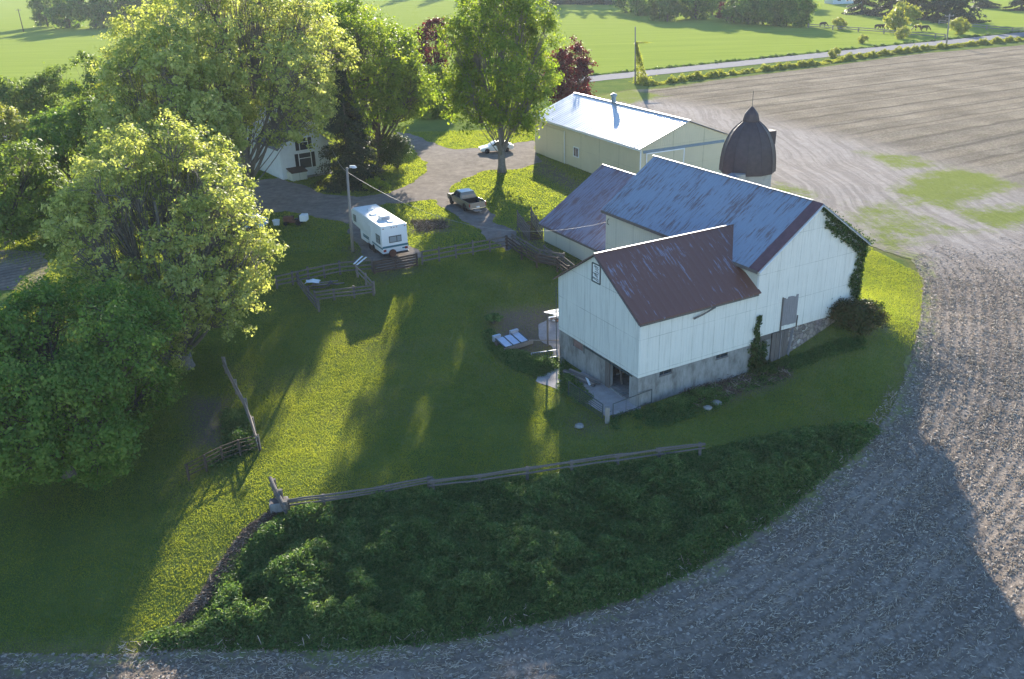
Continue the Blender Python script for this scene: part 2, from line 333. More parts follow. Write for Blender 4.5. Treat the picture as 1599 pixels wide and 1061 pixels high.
t = NT('grass lawn', 1.0, 0.0); green_base(t); M['lawn'] = t.m
def fieldmat():
    t = NT('tilled soil', 1.0, 0.0); g = t.co(src='Geo'); m = t.sep(t.attr('mask', 'Vector')); row = t.attr('row')
    n1 = t.noise(g, .12, 5); n2 = t.noise(g, 3.0, 7, .75); n3 = t.noise(g, 11, 5, .8)
    wob = t.math('ADD', row, t.math('MULTIPLY', t.noise(g, .8, 3), .35))
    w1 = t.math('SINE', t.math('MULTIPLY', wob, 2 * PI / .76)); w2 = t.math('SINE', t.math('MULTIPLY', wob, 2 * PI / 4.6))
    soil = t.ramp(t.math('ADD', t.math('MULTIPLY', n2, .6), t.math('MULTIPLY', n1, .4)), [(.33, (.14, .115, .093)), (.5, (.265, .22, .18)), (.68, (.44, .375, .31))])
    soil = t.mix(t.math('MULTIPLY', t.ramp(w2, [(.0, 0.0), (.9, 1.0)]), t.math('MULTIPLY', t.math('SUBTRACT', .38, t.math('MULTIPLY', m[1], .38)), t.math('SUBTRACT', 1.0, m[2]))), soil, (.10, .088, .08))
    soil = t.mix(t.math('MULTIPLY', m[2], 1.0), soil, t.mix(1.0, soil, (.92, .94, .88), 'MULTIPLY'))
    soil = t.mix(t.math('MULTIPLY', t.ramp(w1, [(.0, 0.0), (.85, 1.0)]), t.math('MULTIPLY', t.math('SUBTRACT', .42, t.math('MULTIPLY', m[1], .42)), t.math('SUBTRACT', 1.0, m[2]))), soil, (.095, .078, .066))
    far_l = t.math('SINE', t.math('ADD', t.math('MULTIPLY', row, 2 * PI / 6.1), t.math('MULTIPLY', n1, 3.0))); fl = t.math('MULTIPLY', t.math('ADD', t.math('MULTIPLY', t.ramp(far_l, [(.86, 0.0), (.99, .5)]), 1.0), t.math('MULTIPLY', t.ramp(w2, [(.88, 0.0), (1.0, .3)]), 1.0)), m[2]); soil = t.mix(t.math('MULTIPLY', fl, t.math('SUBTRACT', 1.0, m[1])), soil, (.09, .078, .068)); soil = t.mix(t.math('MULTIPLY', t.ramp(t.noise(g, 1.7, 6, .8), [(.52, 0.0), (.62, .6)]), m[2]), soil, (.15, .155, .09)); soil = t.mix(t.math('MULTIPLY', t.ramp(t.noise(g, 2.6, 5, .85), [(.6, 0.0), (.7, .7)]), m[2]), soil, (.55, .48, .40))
    spk = t.ramp(t.vor(g, 5.2), [(.0, 1.0), (.17, 0.0)]); pick = t.ramp(t.noise(g, 2.1, 2), [(.47, 0.0), (.6, 1.0)])
    soil = t.mix(t.math('MULTIPLY', t.math('MULTIPLY', spk, pick), t.math('SUBTRACT', .8, t.math('MULTIPLY', m[1], .7))), soil, (.62, .55, .47))
    wp = t.n.new('ShaderNodeVectorMath'); wp.operation = 'ADD'; cw = t.noise(t.co((.05, .05, .05), 'Geo'), 1, 2, .5, 'Color'); sc_ = t.n.new('ShaderNodeVectorMath'); sc_.operation = 'SCALE'; sc_.inputs[3].default_value = 7; t.link(cw, sc_.inputs[0]); t.link(g, wp.inputs[0]); t.link(sc_.outputs[0], wp.inputs[1]); mp2 = t.n.new('ShaderNodeMapping'); mp2.inputs['Scale'].default_value = (1.5, .035, 1); t.link(wp.outputs[0], mp2.inputs[0]); rut = t.noise(mp2.outputs[0], 1, 5, .65); rm = t.ramp(rut, [(.42, 0.0), (.56, 1.0)]); t.bump(t.math('MULTIPLY', rm, m[1]), .5, .06)
    track = t.mix(t.noise(g, 1.4, 6, .7), (.25, .222, .20), (.54, .49, .445)); track = t.mix(t.math('MULTIPLY', t.math('SUBTRACT', 1.0, rm), .55), track, (.22, .195, .175)); soil = t.mix(t.math('MULTIPLY', m[1], .85), soil, track)
    gr = t.mix(n2, (.11, .15, .03), (.29, .32, .09)); gm = t.math('ADD', m[0], t.math('ADD', t.math('MULTIPLY', t.math('SUBTRACT', n2, .5), 1.6), t.math('MULTIPLY', t.math('SUBTRACT', t.noise(g, .45, 5, .7), .5), 2.2))); gm = t.math('MULTIPLY', t.ramp(gm, [(.12, 0.0), (.8, .95)]), t.ramp(m[0], [(.02, 0.0), (.15, 1.0)]))
    t.color(t.mix(gm, soil, gr)); t.bump(n3, .8, .05); t.bump(n2, .9, .12)
    h = t.math('MULTIPLY', w1, t.math('MULTIPLY', t.math('SUBTRACT', 1.0, m[2]), t.math('SUBTRACT', 1.0, t.math('MULTIPLY', m[1], .9)))); t.bump(h, .4, .05)
    h2 = t.math('MULTIPLY', w2, t.math('SUBTRACT', 1.0, t.math('MULTIPLY', m[1], .95))); t.bump(h2, .35, .07)
    return t.m
M['field'] = fieldmat()
def gravel(name, a, b):
    t = NT(name, 1.0, 0.02); g = t.co(src='Geo'); n = t.noise(g, 1.1, 6, .7); n2 = t.noise(g, 12, 4, .8); n3 = t.noise(g, .3, 4)
    t.color(t.ramp(t.math('ADD', t.math('MULTIPLY', n, .5), t.math('ADD', t.math('MULTIPLY', n2, .25), t.math('MULTIPLY', n3, .25))), [(.35, a), (.65, b)])); t.bump(n2, .6, .04); t.bump(n, .4, .08); return t.m
M['gravel'] = gravel('gravel', (.115, .10, .09), (.28, .25, .225)); M['roadm'] = gravel('worn asphalt', (.17, .17, .18), (.24, .24, .25)); M['pad'] = gravel('dusty concrete pad', (.24, .22, .21), (.44, .42, .42))

# ------------------------------------------------------------------ the ground: one base sheet, thinner sheets draped on it
def lines(a, b, st, lo, hi, gr=1.16):
    m = list(np.arange(a, b + st / 2, st)); d = st
    while m[-1] < hi: d = min(d * gr, 40); m.append(m[-1] + d)
    d = st
    while m[0] > lo: d = min(d * gr, 40); m.insert(0, m[0] - d)
    return m
XS = np.array(lines(-50, 56, .35, -1100, 1200)); _y = list(np.arange(22, 84, .35)) + list(np.arange(84, 135, .6)) + list(np.arange(135, 300, 1.5))
d_ = 1.5
while _y[-1] < 1500: d_ = min(d_ * 1.12, 30); _y.append(_y[-1] + d_)
YS = np.array([-40, -15, 0, 8, 13, 16.5, 19, 20.6] + _y)
GX, GY = np.meshgrid(XS, YS); GZ = terr(GX, GY)
def gnz(x, y): return (vnoise(x, y, 1.6, 3) - .5) * .05
GZ += gnz(GX, GY) * sstep(900, 150, GY)
NYY, NXX = GX.shape
def pxpoly(pts): return np.array([P(x, y)[:2] for x, y in pts])
def sdpoly(poly, X=None, Y=None):
    X = GX if X is None else X; Y = GY if Y is None else Y
    d = np.full(X.shape, 1e9); ins = np.zeros(X.shape, bool); n = len(poly)
    for i in range(n):
        ax, ay = poly[i]; bx, by = poly[(i + 1) % n]; ex, ey = bx - ax, by - ay
        t = np.clip(((X - ax) * ex + (Y - ay) * ey) / (ex * ex + ey * ey + 1e-12), 0, 1)
        d = np.minimum(d, (X - ax - t * ex) ** 2 + (Y - ay - t * ey) ** 2)
        c = ((ay > Y) != (by > Y)) & (X < ex * (Y - ay) / (ey if abs(ey) > 1e-12 else 1e-12) + ax); ins ^= c
    d = np.sqrt(d); return np.where(ins, d, -d)
def sheet(name, sd, dz, mat, attrs, kind='structure'):
    V = np.stack([GX, GY, GZ + dz], -1).reshape(-1, 3); idx = np.arange(NYY * NXX).reshape(NYY, NXX); ins = sd > 0
    c = [idx[:-1, :-1], idx[:-1, 1:], idx[1:, 1:], idx[1:, :-1]]; s = sum(ins.ravel()[q].astype(int) for q in c)
    full = np.stack([q[s == 4] for q in c], -1); bj, bi = np.where((s > 0) & (s < 4)); sf = sd.ravel()
    A = {k: v.reshape(NYY * NXX, -1) for k, v in attrs.items()}
    ev = []; ea = {k: [] for k in A}; cut = {}; by = {}
    base = NYY * NXX
    for j, i in zip(bj, bi):
        q = [idx[j, i], idx[j, i + 1], idx[j + 1, i + 1], idx[j + 1, i]]; out = []
        for k in range(4):
            a, b = q[k], q[(k + 1) % 4]
            if sf[a] > 0: out.append(a)
            if (sf[a] > 0) != (sf[b] > 0):
                key = (min(a, b), max(a, b))
                if key not in cut:
                    t_ = sf[key[0]] / (sf[key[0]] - sf[key[1]]); ev.append(V[key[0]] * (1 - t_) + V[key[1]] * t_)
                    for kk in A: ea[kk].append(A[kk][key[0]] * (1 - t_) + A[kk][key[1]] * t_)
                    cut[key] = base + len(ev) - 1
                out.append(cut[key])
        by.setdefault(len(out), []).append(out)
    V = np.concatenate([V, np.array(ev).reshape(-1, 3)]); A = {k: np.concatenate([A[k], np.array(ea[k]).reshape(-1, A[k].shape[1])]) for k in A}
    fl = [np.array(x, int).reshape(-1, n) for x, n in [(full, 4)] + [(x, k) for k, x in by.items() if k > 2] if len(x)]
    used = np.unique(np.concatenate([f.ravel() for f in fl])); rm = np.full(len(V), -1); rm[used] = np.arange(len(used))
    o = arr_mesh(name, V[used], [rm[f] for f in fl], mat, smooth=True, attrs={k: (v[used] if v.shape[1] > 1 else v[used, 0]) for k, v in A.items()})
    o['kind'] = kind; return o
def soft(poly, w): return sstep(-w, w, sdpoly(poly))
def rgba(r, g, b): return np.stack([np.clip(r, 0, 1), np.clip(g, 0, 1), np.clip(b, 0, 1), np.ones_like(r)], -1)

EDGE = [(-60, 1022), (0, 1022), (190, 1023), (300, 1014), (520, 1014), (700, 1000), (870, 962), (1000, 926), (1100, 877), (1200, 816), (1290, 742), (1350, 692), (1388, 648), (1402, 615), (1424, 560), (1437, 500), (1443, 440), (1425, 405), (1370, 388), (1345, 380)]
edge_w = pxpoly(EDGE)
shR = lambda a, b: np.array([14.53, 95.8]) + a * np.array([math.cos(.45), math.sin(.45)]) + b * np.array([-math.sin(.45), math.cos(.45)])
north = np.array([shR(13, -1), shR(13, 24), P(905, 152)[:2], P(940, 150)[:2], P(985, 141)[:2], P(1040, 138)[:2], P(1130, 124)[:2], P(1280, 106)[:2], P(1440, 84)[:2], P(1599, 71)[:2], [190, 262], [420, 380]])
field_poly = np.concatenate([[[-300, 33.5], [-60, 32.5]], edge_w[1:], [Bw(11.5, 14), Bw(13, 20), [20, 86]], north, [[700, 300], [700, -30], [-300, -30]]])
sdF = sdpoly(field_poly); ndF = sdF + (vnoise(GX, GY, 1.2, 5) - .5) * 1.1
road_c = np.array([P(905, 126)[:2], P(1010, 114)[:2], P(1140, 101.5)[:2], P(1280, 88.5)[:2], P(1400, 73.5)[:2], P(1480, 65)[:2], P(1599, 55)[:2]])
_p, _q = np.polyfit(road_c[:, 0], road_c[:, 1], 1); rdir = np.array([1, _p]) / math.hypot(1, _p); rn = np.array([-rdir[1], rdir[0]]); r0 = np.array([0, _q])
sroad = (GX - r0[0]) * rn[0] + (GY - r0[1]) * rn[1]     # signed distance across the road, positive north
sdR = 3.6 - np.abs(sroad) + (vnoise(GX, GY, 5, 9) - .5) * .5
TRACK = pxpoly([(985, 150), (1100, 166), (1250, 200), (1400, 238), (1599, 292), (1660, 330), (1599, 420), (1500, 400), (1470, 430), (1400, 385), (1350, 385), (1200, 300), (1142, 216), (1060, 188), (960, 160)])
gp = [([(1345, 238), (1420, 245), (1475, 262), (1400, 264)], .75), ([(1400, 300), (1430, 280), (1480, 262), (1540, 272), (1590, 288), (1560, 300), (1520, 312), (1480, 325), (1430, 318)], .95), ([(1500, 330), (1640, 318), (1640, 350), (1545, 357)], .95),
      ([(1212, 285), (1275, 305), (1260, 318), (1200, 300)], .7), ([(1330, 320), (1400, 315), (1440, 335), (1510, 360), (1450, 370), (1400, 400), (1340, 372)], .55), ([(1340, 380), (1440, 400), (1445, 440), (1430, 520), (1340, 500)], .6), ([(900, 150), (985, 141), (1040, 150), (985, 162)], .9)]
fg = np.zeros_like(GX)
for pts, a in gp: fg = np.maximum(fg, soft(pxpoly(pts), 2.2) * a)
fg = np.maximum(fg, sstep(2.0, -.5, sdF) * .5 * sstep(60, 30, GX))
trk = soft(TRACK, 5.5) * (.75 + .5 * vnoise(GX, GY, 6, 2)); rowlin = (GX * rn[0] + GY * rn[1]); wb = sstep(76, 88, GY - .15 * (GX - 30))
row = np.clip(sdF, -2, 90) * (1 - wb) + (rowlin - 40) * wb
GRAVEL = [(617, 205), (651, 213), (683, 227), (709, 233), (760, 232), (836, 219), (838, 240), (850, 252), (820, 262), (794, 266), (764, 266), (735, 276), (713, 287), (706, 300), (722, 312), (764, 325), (775, 350), (803, 363), (812, 385), (790, 392), (747, 362), (720, 345), (692, 326), (676, 312), (602, 320), (580, 326), (585, 345), (600, 375), (640, 380), (655, 395), (640, 420), (590, 420), (560, 385), (540, 345), (500, 342), (450, 330), (400, 335), (330, 330), (330, 285), (440, 280), (505, 303), (560, 307), (607, 302), (645, 285), (662, 271), (666, 256), (653, 242), (632, 222)]
sdG = sdpoly(pxpoly(GRAVEL)) + (vnoise(GX, GY, 1.6, 21) - .5) * 1.4
PADP = [(838, 505), (866, 492), (880, 505), (885, 590), (950, 560), (1000, 615), (996, 640), (948, 652), (900, 622), (868, 608), (838, 600), (832, 580), (856, 562), (868, 552), (862, 538), (842, 535)]
sdP = sdpoly(pxpoly(PADP)) + (vnoise(GX, GY, .9, 31) - .5) * .7
WEEDP = [(455, 797), (520, 781), (670, 760), (870, 741), (1000, 722), (1095, 706), (1200, 682), (1290, 667), (1360, 664), (1372, 675), (1340, 706), (1290, 745), (1200, 818), (1100, 880), (1000, 932), (870, 966), (700, 1002), (520, 1016), (300, 1014), (235, 1010), (225, 995), (285, 980), (330, 940), (352, 890), (385, 840), (418, 808)]
weed_w = pxpoly(WEEDP)
STRIP = pxpoly([(425, 798), (434, 803), (398, 835), (368, 880), (342, 925), (284, 983), (268, 980), (310, 935), (345, 880), (382, 828)])
hay = np.maximum(sstep(3, 7, sroad), sstep(-38, -50, GX) * sstep(80, 92, GY)); hay = np.maximum(hay, sstep(135, 150, GY) * sstep(4, -6, GX))
nz1 = vnoise(GX, GY, 4, 44)
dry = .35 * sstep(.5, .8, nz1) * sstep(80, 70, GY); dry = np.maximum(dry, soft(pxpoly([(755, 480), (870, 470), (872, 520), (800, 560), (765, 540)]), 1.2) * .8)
dry = np.maximum(dry, soft(pxpoly([(600, 430), (760, 425), (870, 445), (872, 500), (760, 520), (640, 490)]), 3) * .42 * sstep(.3, .7, nz1)); dry = np.maximum(dry, sstep(1.6, .1, np.abs(sdF)) * .6)  # worn brown paddock patch, partly painting in the reddish lens flare cast
soil = soft(STRIP, .35); soil = np.maximum(soil, soft(pxpoly([(1080, 600), (1150, 585), (1230, 570), (1240, 590), (1180, 615), (1100, 640)]), .8) * .8)
for pts, a in (([(572, 412), (662, 398), (668, 422), (600, 440)], .5), ([(905, 640), (955, 660), (940, 680), (895, 668)], .45), ([(772, 488), (866, 480), (870, 545), (805, 562), (775, 532)], .85), ([(850, 245), (905, 285), (905, 305), (830, 268)], .75), ([(640, 345), (705, 345), (700, 362), (645, 365)], .9), ([(540, 385), (600, 395), (600, 420), (545, 410)], .7), ([(800, 350), (905, 410), (880, 425), (800, 385)], .6), ([(1330, 485), (1385, 505), (1390, 520), (1340, 520)], .8), ([(890, 655), (925, 665), (915, 680), (895, 675)], .7), ([(290, 620), (360, 620), (350, 700), (300, 700)], .9), ([(60, 355), (120, 345), (120, 365), (50, 375)], .7)):  # bare soil; left understorey shade and barn corner bush shadow are painted in too
    soil = np.maximum(soil, soft(pxpoly(pts), 1.0) * a)
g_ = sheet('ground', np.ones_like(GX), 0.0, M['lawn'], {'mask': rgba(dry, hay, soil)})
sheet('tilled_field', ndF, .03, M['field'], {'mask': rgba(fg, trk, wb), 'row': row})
sdW = sdpoly(pxpoly([(-140, 388), (68, 392), (78, 415), (60, 452), (-140, 450)])) + (vnoise(GX, GY, 1.5, 8) - .5) * 1.5
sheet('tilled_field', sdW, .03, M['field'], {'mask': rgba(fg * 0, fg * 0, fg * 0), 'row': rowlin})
sheet('gravel_driveway', sdG, .03, M['gravel'], {'mask': rgba(fg * 0, fg * 0, fg * 0)})
sheet('road', sdR, .05, M['roadm'], {'mask': rgba(fg * 0, fg * 0, fg * 0)})
sheet('concrete_pad', sdP, .035, M['pad'], {'mask': rgba(fg * 0, fg * 0, fg * 0)})

# ------------------------------------------------------------------ leaves, blades, straw as arrays
def unit(v): return v / (np.linalg.norm(v, axis=-1, keepdims=True) + 1e-9)
def leaf_arrays(pos, size, nrm, rg, asp=.62):
    """folded diamond leaves: 4 verts, 2 triangles as one quad bent"""
    n = len(pos); r = unit(rg.normal(size=(n, 3))); a = unit(np.cross(nrm, r)); b = np.cross(nrm, a); s = size[:, None]
    v = np.empty((n, 4, 3), np.float32); v[:, 0] = pos - a * s * .5; v[:, 1] = pos + b * s * .5 * asp + nrm * s * .1; v[:, 2] = pos + a * s * .5; v[:, 3] = pos - b * s * .5 * asp + nrm * s * .1
    return v.reshape(-1, 3), np.arange(n * 4, dtype=np.int32).reshape(n, 4)
def leaves_obj(name, pos, size, nrm, mat, parent, rg, rnd=None, asp=.62):
    v, f = leaf_arrays(pos, size, nrm, rg, asp); rnd = rg.random(len(pos)) if rnd is None else rnd
    return arr_mesh(name, v, f, mat, parent, attrs={'rnd': np.repeat(rnd, 4)})
def crown_points(rg, R, nl, ncl, nleaf, clr, lobe=.34, low=-.75, shell=.5):
    """lobes in an ellipsoid, clusters on the lobes, leaves in the clusters. returns lobes, clusters, leaves, outward"""
    R = np.array(R, float); L = []
    while len(L) < nl:
        d = unit(rg.normal(size=3)); 
        if d[2] < low: continue
        q = d * rg.uniform(shell, .76)
        if all(np.linalg.norm(q - o) > .75 * lobe for o in L) or rg.random() < .15: L.append(q)
    L = np.array(L); lr = lobe * rg.uniform(.7, 1.25, nl)
    k = rg.integers(0, nl, ncl * 2); d = unit(rg.normal(size=(ncl * 2, 3)) + unit(L[k]) * .6 + np.array([0, 0, .35])); c = L[k] + d * (lr[k] * rg.uniform(.55, 1.05, ncl * 2))[:, None]
    keep = np.linalg.norm(c, axis=1) > rg.uniform(.1, .62, len(c)); c = c[keep][:ncl]; k = k[keep][:ncl]
    C = c * R; ci = np.repeat(np.arange(len(C)), nleaf); e = rg.normal(size=(len(ci), 3)) * np.array([1, 1, .7]) * clr * .55
    Pn = C[ci] + e; out = unit(unit(C)[ci] * .5 + unit(e) * .6 + rg.normal(size=Pn.shape) * .45 + np.array([0, 0, .35])); crnd = rg.random(len(C))[ci] * .5 + rg.random(len(ci)) * .5
    return L * R, C, k, Pn, out, crnd
def make_tree(name, label, cat, base, h, R, cz=None, cxy=(0, 0), leaf='maple', bark='bark', tr=.4, nl=28, ncl=420, nleaf=60, clr=.75, ls=.26, seed=1, lean=(0, 0), lobe=.34, low=-.75, group=None, nlimb=9, twigs=True, fork=.3):
    rg = np.random.default_rng(seed); t = empty(name, label, cat, base, 0, group); cz = cz if cz is not None else h - R[2]
    L, C, k, Pn, out, rn_ = crown_points(rg, R, nl, ncl, nleaf, clr, lobe, low); off = np.array([cxy[0], cxy[1], cz]); L = L + off; C = C + off; Pn = Pn + off
    ok = Pn[:, 2] > .15; Pn, out, rn_ = Pn[ok], out[ok], rn_[ok]
    mb = MB(); top = np.array([cxy[0] * .8 + lean[0], cxy[1] * .8 + lean[1], cz + R[2] * .45]); mid = np.array([lean[0] * .3, lean[1] * .3, max(.8, (cz - R[2]) * .7 + h * .12)])
    tp = lambda s: (1 - s) ** 2 * np.zeros(3) + 2 * s * (1 - s) * mid + s * s * top
    ss = np.linspace(0, 1, 12); mb.tube([tp(s) + np.array([0, 0, -.2 if s == 0 else 0]) for s in ss], [tr * (1.35 if s == 0 else 1.0 - .85 * s) for s in ss], 10)
    o = mb.build('trunk', M[bark], t, smooth=True); mb = MB()
    order = rg.permutation(nl); limbs = order[:min(nlimb, nl)]; lb = {}
    for i in range(nl):
        tgt = L[i]; s0 = float(np.clip(fork + (tgt[2] - cz) / (2.6 * R[2]) * .6 + rg.uniform(-.08, .1), .18, .92)); st = tp(s0)
        m_ = (st + tgt) / 2 + np.array([0, 0, -.10 * np.linalg.norm(tgt - st)]) + rg.normal(size=3) * .25; big = i in limbs
        r0_ = tr * (.42 if big else .15) * (1 - .5 * s0); pts = [(1 - u) ** 2 * st + 2 * u * (1 - u) * m_ + u * u * tgt for u in np.linspace(0, 1, 6)]; lb[i] = pts
        mb.tube(pts, [r0_ * (1 - .8 * u) for u in np.linspace(0, 1, 6)], 6)
    if twigs:
        for j in range(len(C)):
            s = lb[k[j]][rg.integers(3, 6)]; m_ = (s + C[j]) / 2 + rg.normal(size=3) * .15; mb.tube([s, m_, C[j]], [tr * .07 + .012, tr * .04 + .01, .008], 3, cap=False)
    mb.build('limbs', M[bark], t, smooth=True)
    leaves_obj('crown', Pn, ls * np.clip(rg.lognormal(-.08, .38, len(Pn)), .4, 1.9), out, LF[leaf], t, rg, rn_); return t
def make_bush(name, label, base, R, n, ls, leaf, seed, cat='bush', group=None, stems=True):
    rg = np.random.default_rng(seed); t = empty(name, label, cat, base, 0, group)
    L, C, k, Pn, out, rn_ = crown_points(rg, R, 14, max(20, n // 40), 40, min(R) * .3, .42, -.3, .3); Pn[:, 2] = np.abs(Pn[:, 2] + R[2] * .75)
    leaves_obj('crown', Pn, ls * rg.uniform(.6, 1.3, len(Pn)), out, LF[leaf], t, rg, rn_)
    if stems:
        mb = MB()
        for i in range(9):
            q = L[i] + np.array([0, 0, R[2] * .75]); mb.tube([(q[0] * .1, q[1] * .1, -.1), (q[0] * .5, q[1] * .5, q[2] * .5), tuple(q)], [.05, .035, .015], 5)
        mb.build('stems', M['bark'], t)
    return t
def inpoly_samples(poly, n, rg, fn=None):
    lo, hi = poly.min(0), poly.max(0); out = []
    while sum(len(o) for o in out) < n:
        q = rg.uniform(lo, hi, (n, 2)); q = q[sdpoly(poly, q[:, 0], q[:, 1]) > 0]
        if fn is not None: q = q[fn(q) > rg.random(len(q))]
        out.append(q)
    return np.concatenate(out)[:n]

# weeds on the bank: blades and broad leaves on clumpy heights
def weeds(name, label, poly, n, hmax, seed, mat='weed', bl=(.10, .26), w=.32, den=None, ccat='weeds'):
    rg = np.random.default_rng(seed); q = inpoly_samples(poly, n, rg, den); z = terr(q[:, 0], q[:, 1]); hh = hmax * (.22 + 1.5 * sstep(.3, .75, vnoise(q[:, 0], q[:, 1], 1.3, 71, 2)) * (.4 + .8 * vnoise(q[:, 0], q[:, 1], .4, 72, 1)))
    e = np.clip(sdpoly(poly, q[:, 0], q[:, 1]) / 1.0, .25, 1); hh = hh * e; m = 15; idx = np.repeat(np.arange(n), m); f = rg.random(len(idx)) ** .7
    sz = rg.uniform(bl[0], bl[1], len(idx)); pos = np.stack([q[idx, 0] + rg.normal(size=len(idx)) * .13, q[idx, 1] + rg.normal(size=len(idx)) * .13, z[idx] + hh[idx] * f + .02], -1)
    nrm = unit(rg.normal(size=pos.shape) * .75 + np.array([0, 0, .8])); rn_ = np.clip(.55 * rg.random(n)[idx] + .5 * f * rg.random(len(idx)), 0, 1)
    o = leaves_obj(name, pos, sz, nrm, LF[mat], None, rg, rn_, w); tag(o, label, ccat, kind='stuff'); return o

def grass(name, label, mask_fn, poly, n, h, w, seed, mat='grass'):
    """single triangle blades; short lawn grass"""
    rg = np.random.default_rng(seed); q = inpoly_samples(poly, n, rg, mask_fn); z = terr(q[:, 0], q[:, 1]) + gnz(q[:, 0], q[:, 1])
    a = rg.uniform(0, PI, n); hh = h * rg.uniform(.5, 1.5, n) * (.55 + .9 * vnoise(q[:, 0], q[:, 1], 1.3, 55)); c, s_ = np.cos(a) * w / 2, np.sin(a) * w / 2; ln = rg.normal(size=(n, 2)) * hh[:, None] * .5
    v = np.stack([np.stack([q[:, 0] - c, q[:, 1] - s_, z], -1), np.stack([q[:, 0] + c, q[:, 1] + s_, z], -1), np.stack([q[:, 0] + ln[:, 0], q[:, 1] + ln[:, 1], z + hh], -1)], 1).reshape(-1, 3)
    rn_ = np.clip(rg.random(n) * .55 + .75 * vnoise(q[:, 0], q[:, 1], 2.5, 57, 4) - .12, 0, 1)
    o = arr_mesh(name, v, np.arange(n * 3).reshape(n, 3), LF[mat], attrs={'rnd': np.repeat(rn_, 3)}); return tag(o, label, 'grass', kind='stuff')
def samp(sd):
    """bilinear lookup of a grid field"""
    def f(q):
        i = np.clip(np.searchsorted(XS, q[:, 0]) - 1, 0, NXX - 2); j = np.clip(np.searchsorted(YS, q[:, 1]) - 1, 0, NYY - 2); fx = (q[:, 0] - XS[i]) / (XS[i + 1] - XS[i]); fy = (q[:, 1] - YS[j]) / (YS[j + 1] - YS[j])
        return (sd[j, i] * (1 - fx) + sd[j, i + 1] * fx) * (1 - fy) + (sd[j + 1, i] * (1 - fx) + sd[j + 1, i + 1] * fx) * fy
    return f
inbarn = lambda q: ((lambda a, b: ((a > -9.75) & (a < 9.95) & (b > 0) & (b < 9.5)) | ((a > -.05) & (a < 12.6) & (b > 0) & (b < 27.6)))((q[:, 0] - BX) * BU[0] + (q[:, 1] - BY) * BU[1], (q[:, 0] - BX) * BV[0] + (q[:, 1] - BY) * BV[1]))
fF, fG, fP, fS, fW2 = samp(ndF), samp(sdG), samp(sdP), samp(soil), samp(sdpoly(weed_w))
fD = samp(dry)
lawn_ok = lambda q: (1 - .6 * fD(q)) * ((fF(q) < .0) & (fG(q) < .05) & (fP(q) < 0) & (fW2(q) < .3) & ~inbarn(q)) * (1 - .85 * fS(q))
grass('lawn_grass', 'short mown grass over the yard and the lawns round the barn', lawn_ok, np.array([[-34, 29.], [-6, 29], [30, 48], [37, 70], [34, 78], [-44, 78]]), 760000, .06, .042, 101)
grass('lawn_grass', 'mown grass on the lawns by the gravel drive', lawn_ok, np.array([[-50, 78.], [34, 78], [24, 135], [-60, 135]]), 200000, .10, .10, 102)

# ------------------------------------------------------------------ the old barn (local frame: x along the front wall, y back along the main ridge)
def wall_holes(mb, org, ax, n, length, z0, z1, th, holes):
    """rectangular wall from org along ax (unit), thickness th along n, z0..z1, with rectangular holes (u0,u1,za,zb)"""
    us = sorted({0, length} | {h[0] for h in holes} | {h[1] for h in holes})
    for a, b in zip(us[:-1], us[1:]):
        cuts = sorted([(h[2], h[3]) for h in holes if h[0] <= a + 1e-6 and h[1] >= b - 1e-6]); z = z0; spans = []
        for za, zb in cuts:
            if za > z + 1e-6: spans.append((z, za))
            z = zb
        if z < z1 - 1e-6: spans.append((z, z1))
        for s0, s1 in spans:
            p = [(org[0] + ax[0] * u, org[1] + ax[1] * u, s0) for u in (a, b)]
            mb.poly([p[0], p[1], (p[1][0], p[1][1], s1), (p[0][0], p[0][1], s1)], (n[0] * th, n[1] * th, 0))
    return mb
barn = empty('barn', 'large white bank barn with rust red and blue grey metal roofs', 'barn', (BX, BY, 0), BPH)
Wm, Lm, ZE, ZR, ZB = 9.88, 17.57, 5.17, 8.88, .26; La, Wa, ZAE, ZAR, ZAB = 9.68, 9.49, 3.67, 6.76, -.21
sM = (ZR - ZE) / (Wm / 2 + .35); zM = lambda a: ZE + sM * (a + .35) if a < Wm / 2 else ZE + sM * (Wm - a + .35)
# main block walls
mb = MB(); mb.poly([(0, -.03, ZB), (Wm, -.03, ZB), (Wm, -.03, zM(Wm) - .05), (Wm / 2, -.03, ZR - .06), (0, -.03, zM(0) - .05)], (0, .15, 0)); mb.build('wall', M['white_siding'], barn, label='white ribbed metal front gable wall of the main block')
mb = MB().poly([(0, .121, -.3), (0, Lm, -.3), (0, Lm, zM(0) - .05), (0, .121, zM(0) - .05)], (.12, 0, 0)); mb.build('wall', M['cream_siding'], barn, label='cream metal side wall above the wing')
mb = MB().poly([(Wm, .121, -.1), (Wm, Lm, -.1), (Wm, Lm, zM(0) - .05), (Wm, .121, zM(0) - .05)], (-.12, 0, 0)); mb.build('wall', M['white_siding'], barn)
mb = MB().poly([(.121, Lm, -.3), (Wm - .121, Lm, -.3), (Wm - .121, Lm, zM(Wm) - .05), (Wm / 2, Lm, ZR - .06), (.121, Lm, zM(0) - .05)], (0, -.12, 0)); mb.build('wall', M['white_siding'], barn)
def slab(mb, pts, th=.07): return mb.poly(pts, (0, 0, th))
mb = MB(); slab(mb, [(-.35, .62, ZE), (-.35, Lm + .25, ZE), (Wm / 2, Lm + .25, ZR), (Wm / 2, .62, ZR)])
r_ = mb.build('roof', M['blue_roof'], barn, label='blue grey painted metal roof slope with rust showing through')
mb = MB(); slab(mb, [(-.37, -.28, ZE + .006), (-.37, .617, ZE + .006), (Wm / 2, .617, ZR + .006), (Wm / 2, -.28, ZR + .006)]); mb.build('verge_strip', M['rust_strip'], barn, label='rust red metal strip along the front edge of the main roof')
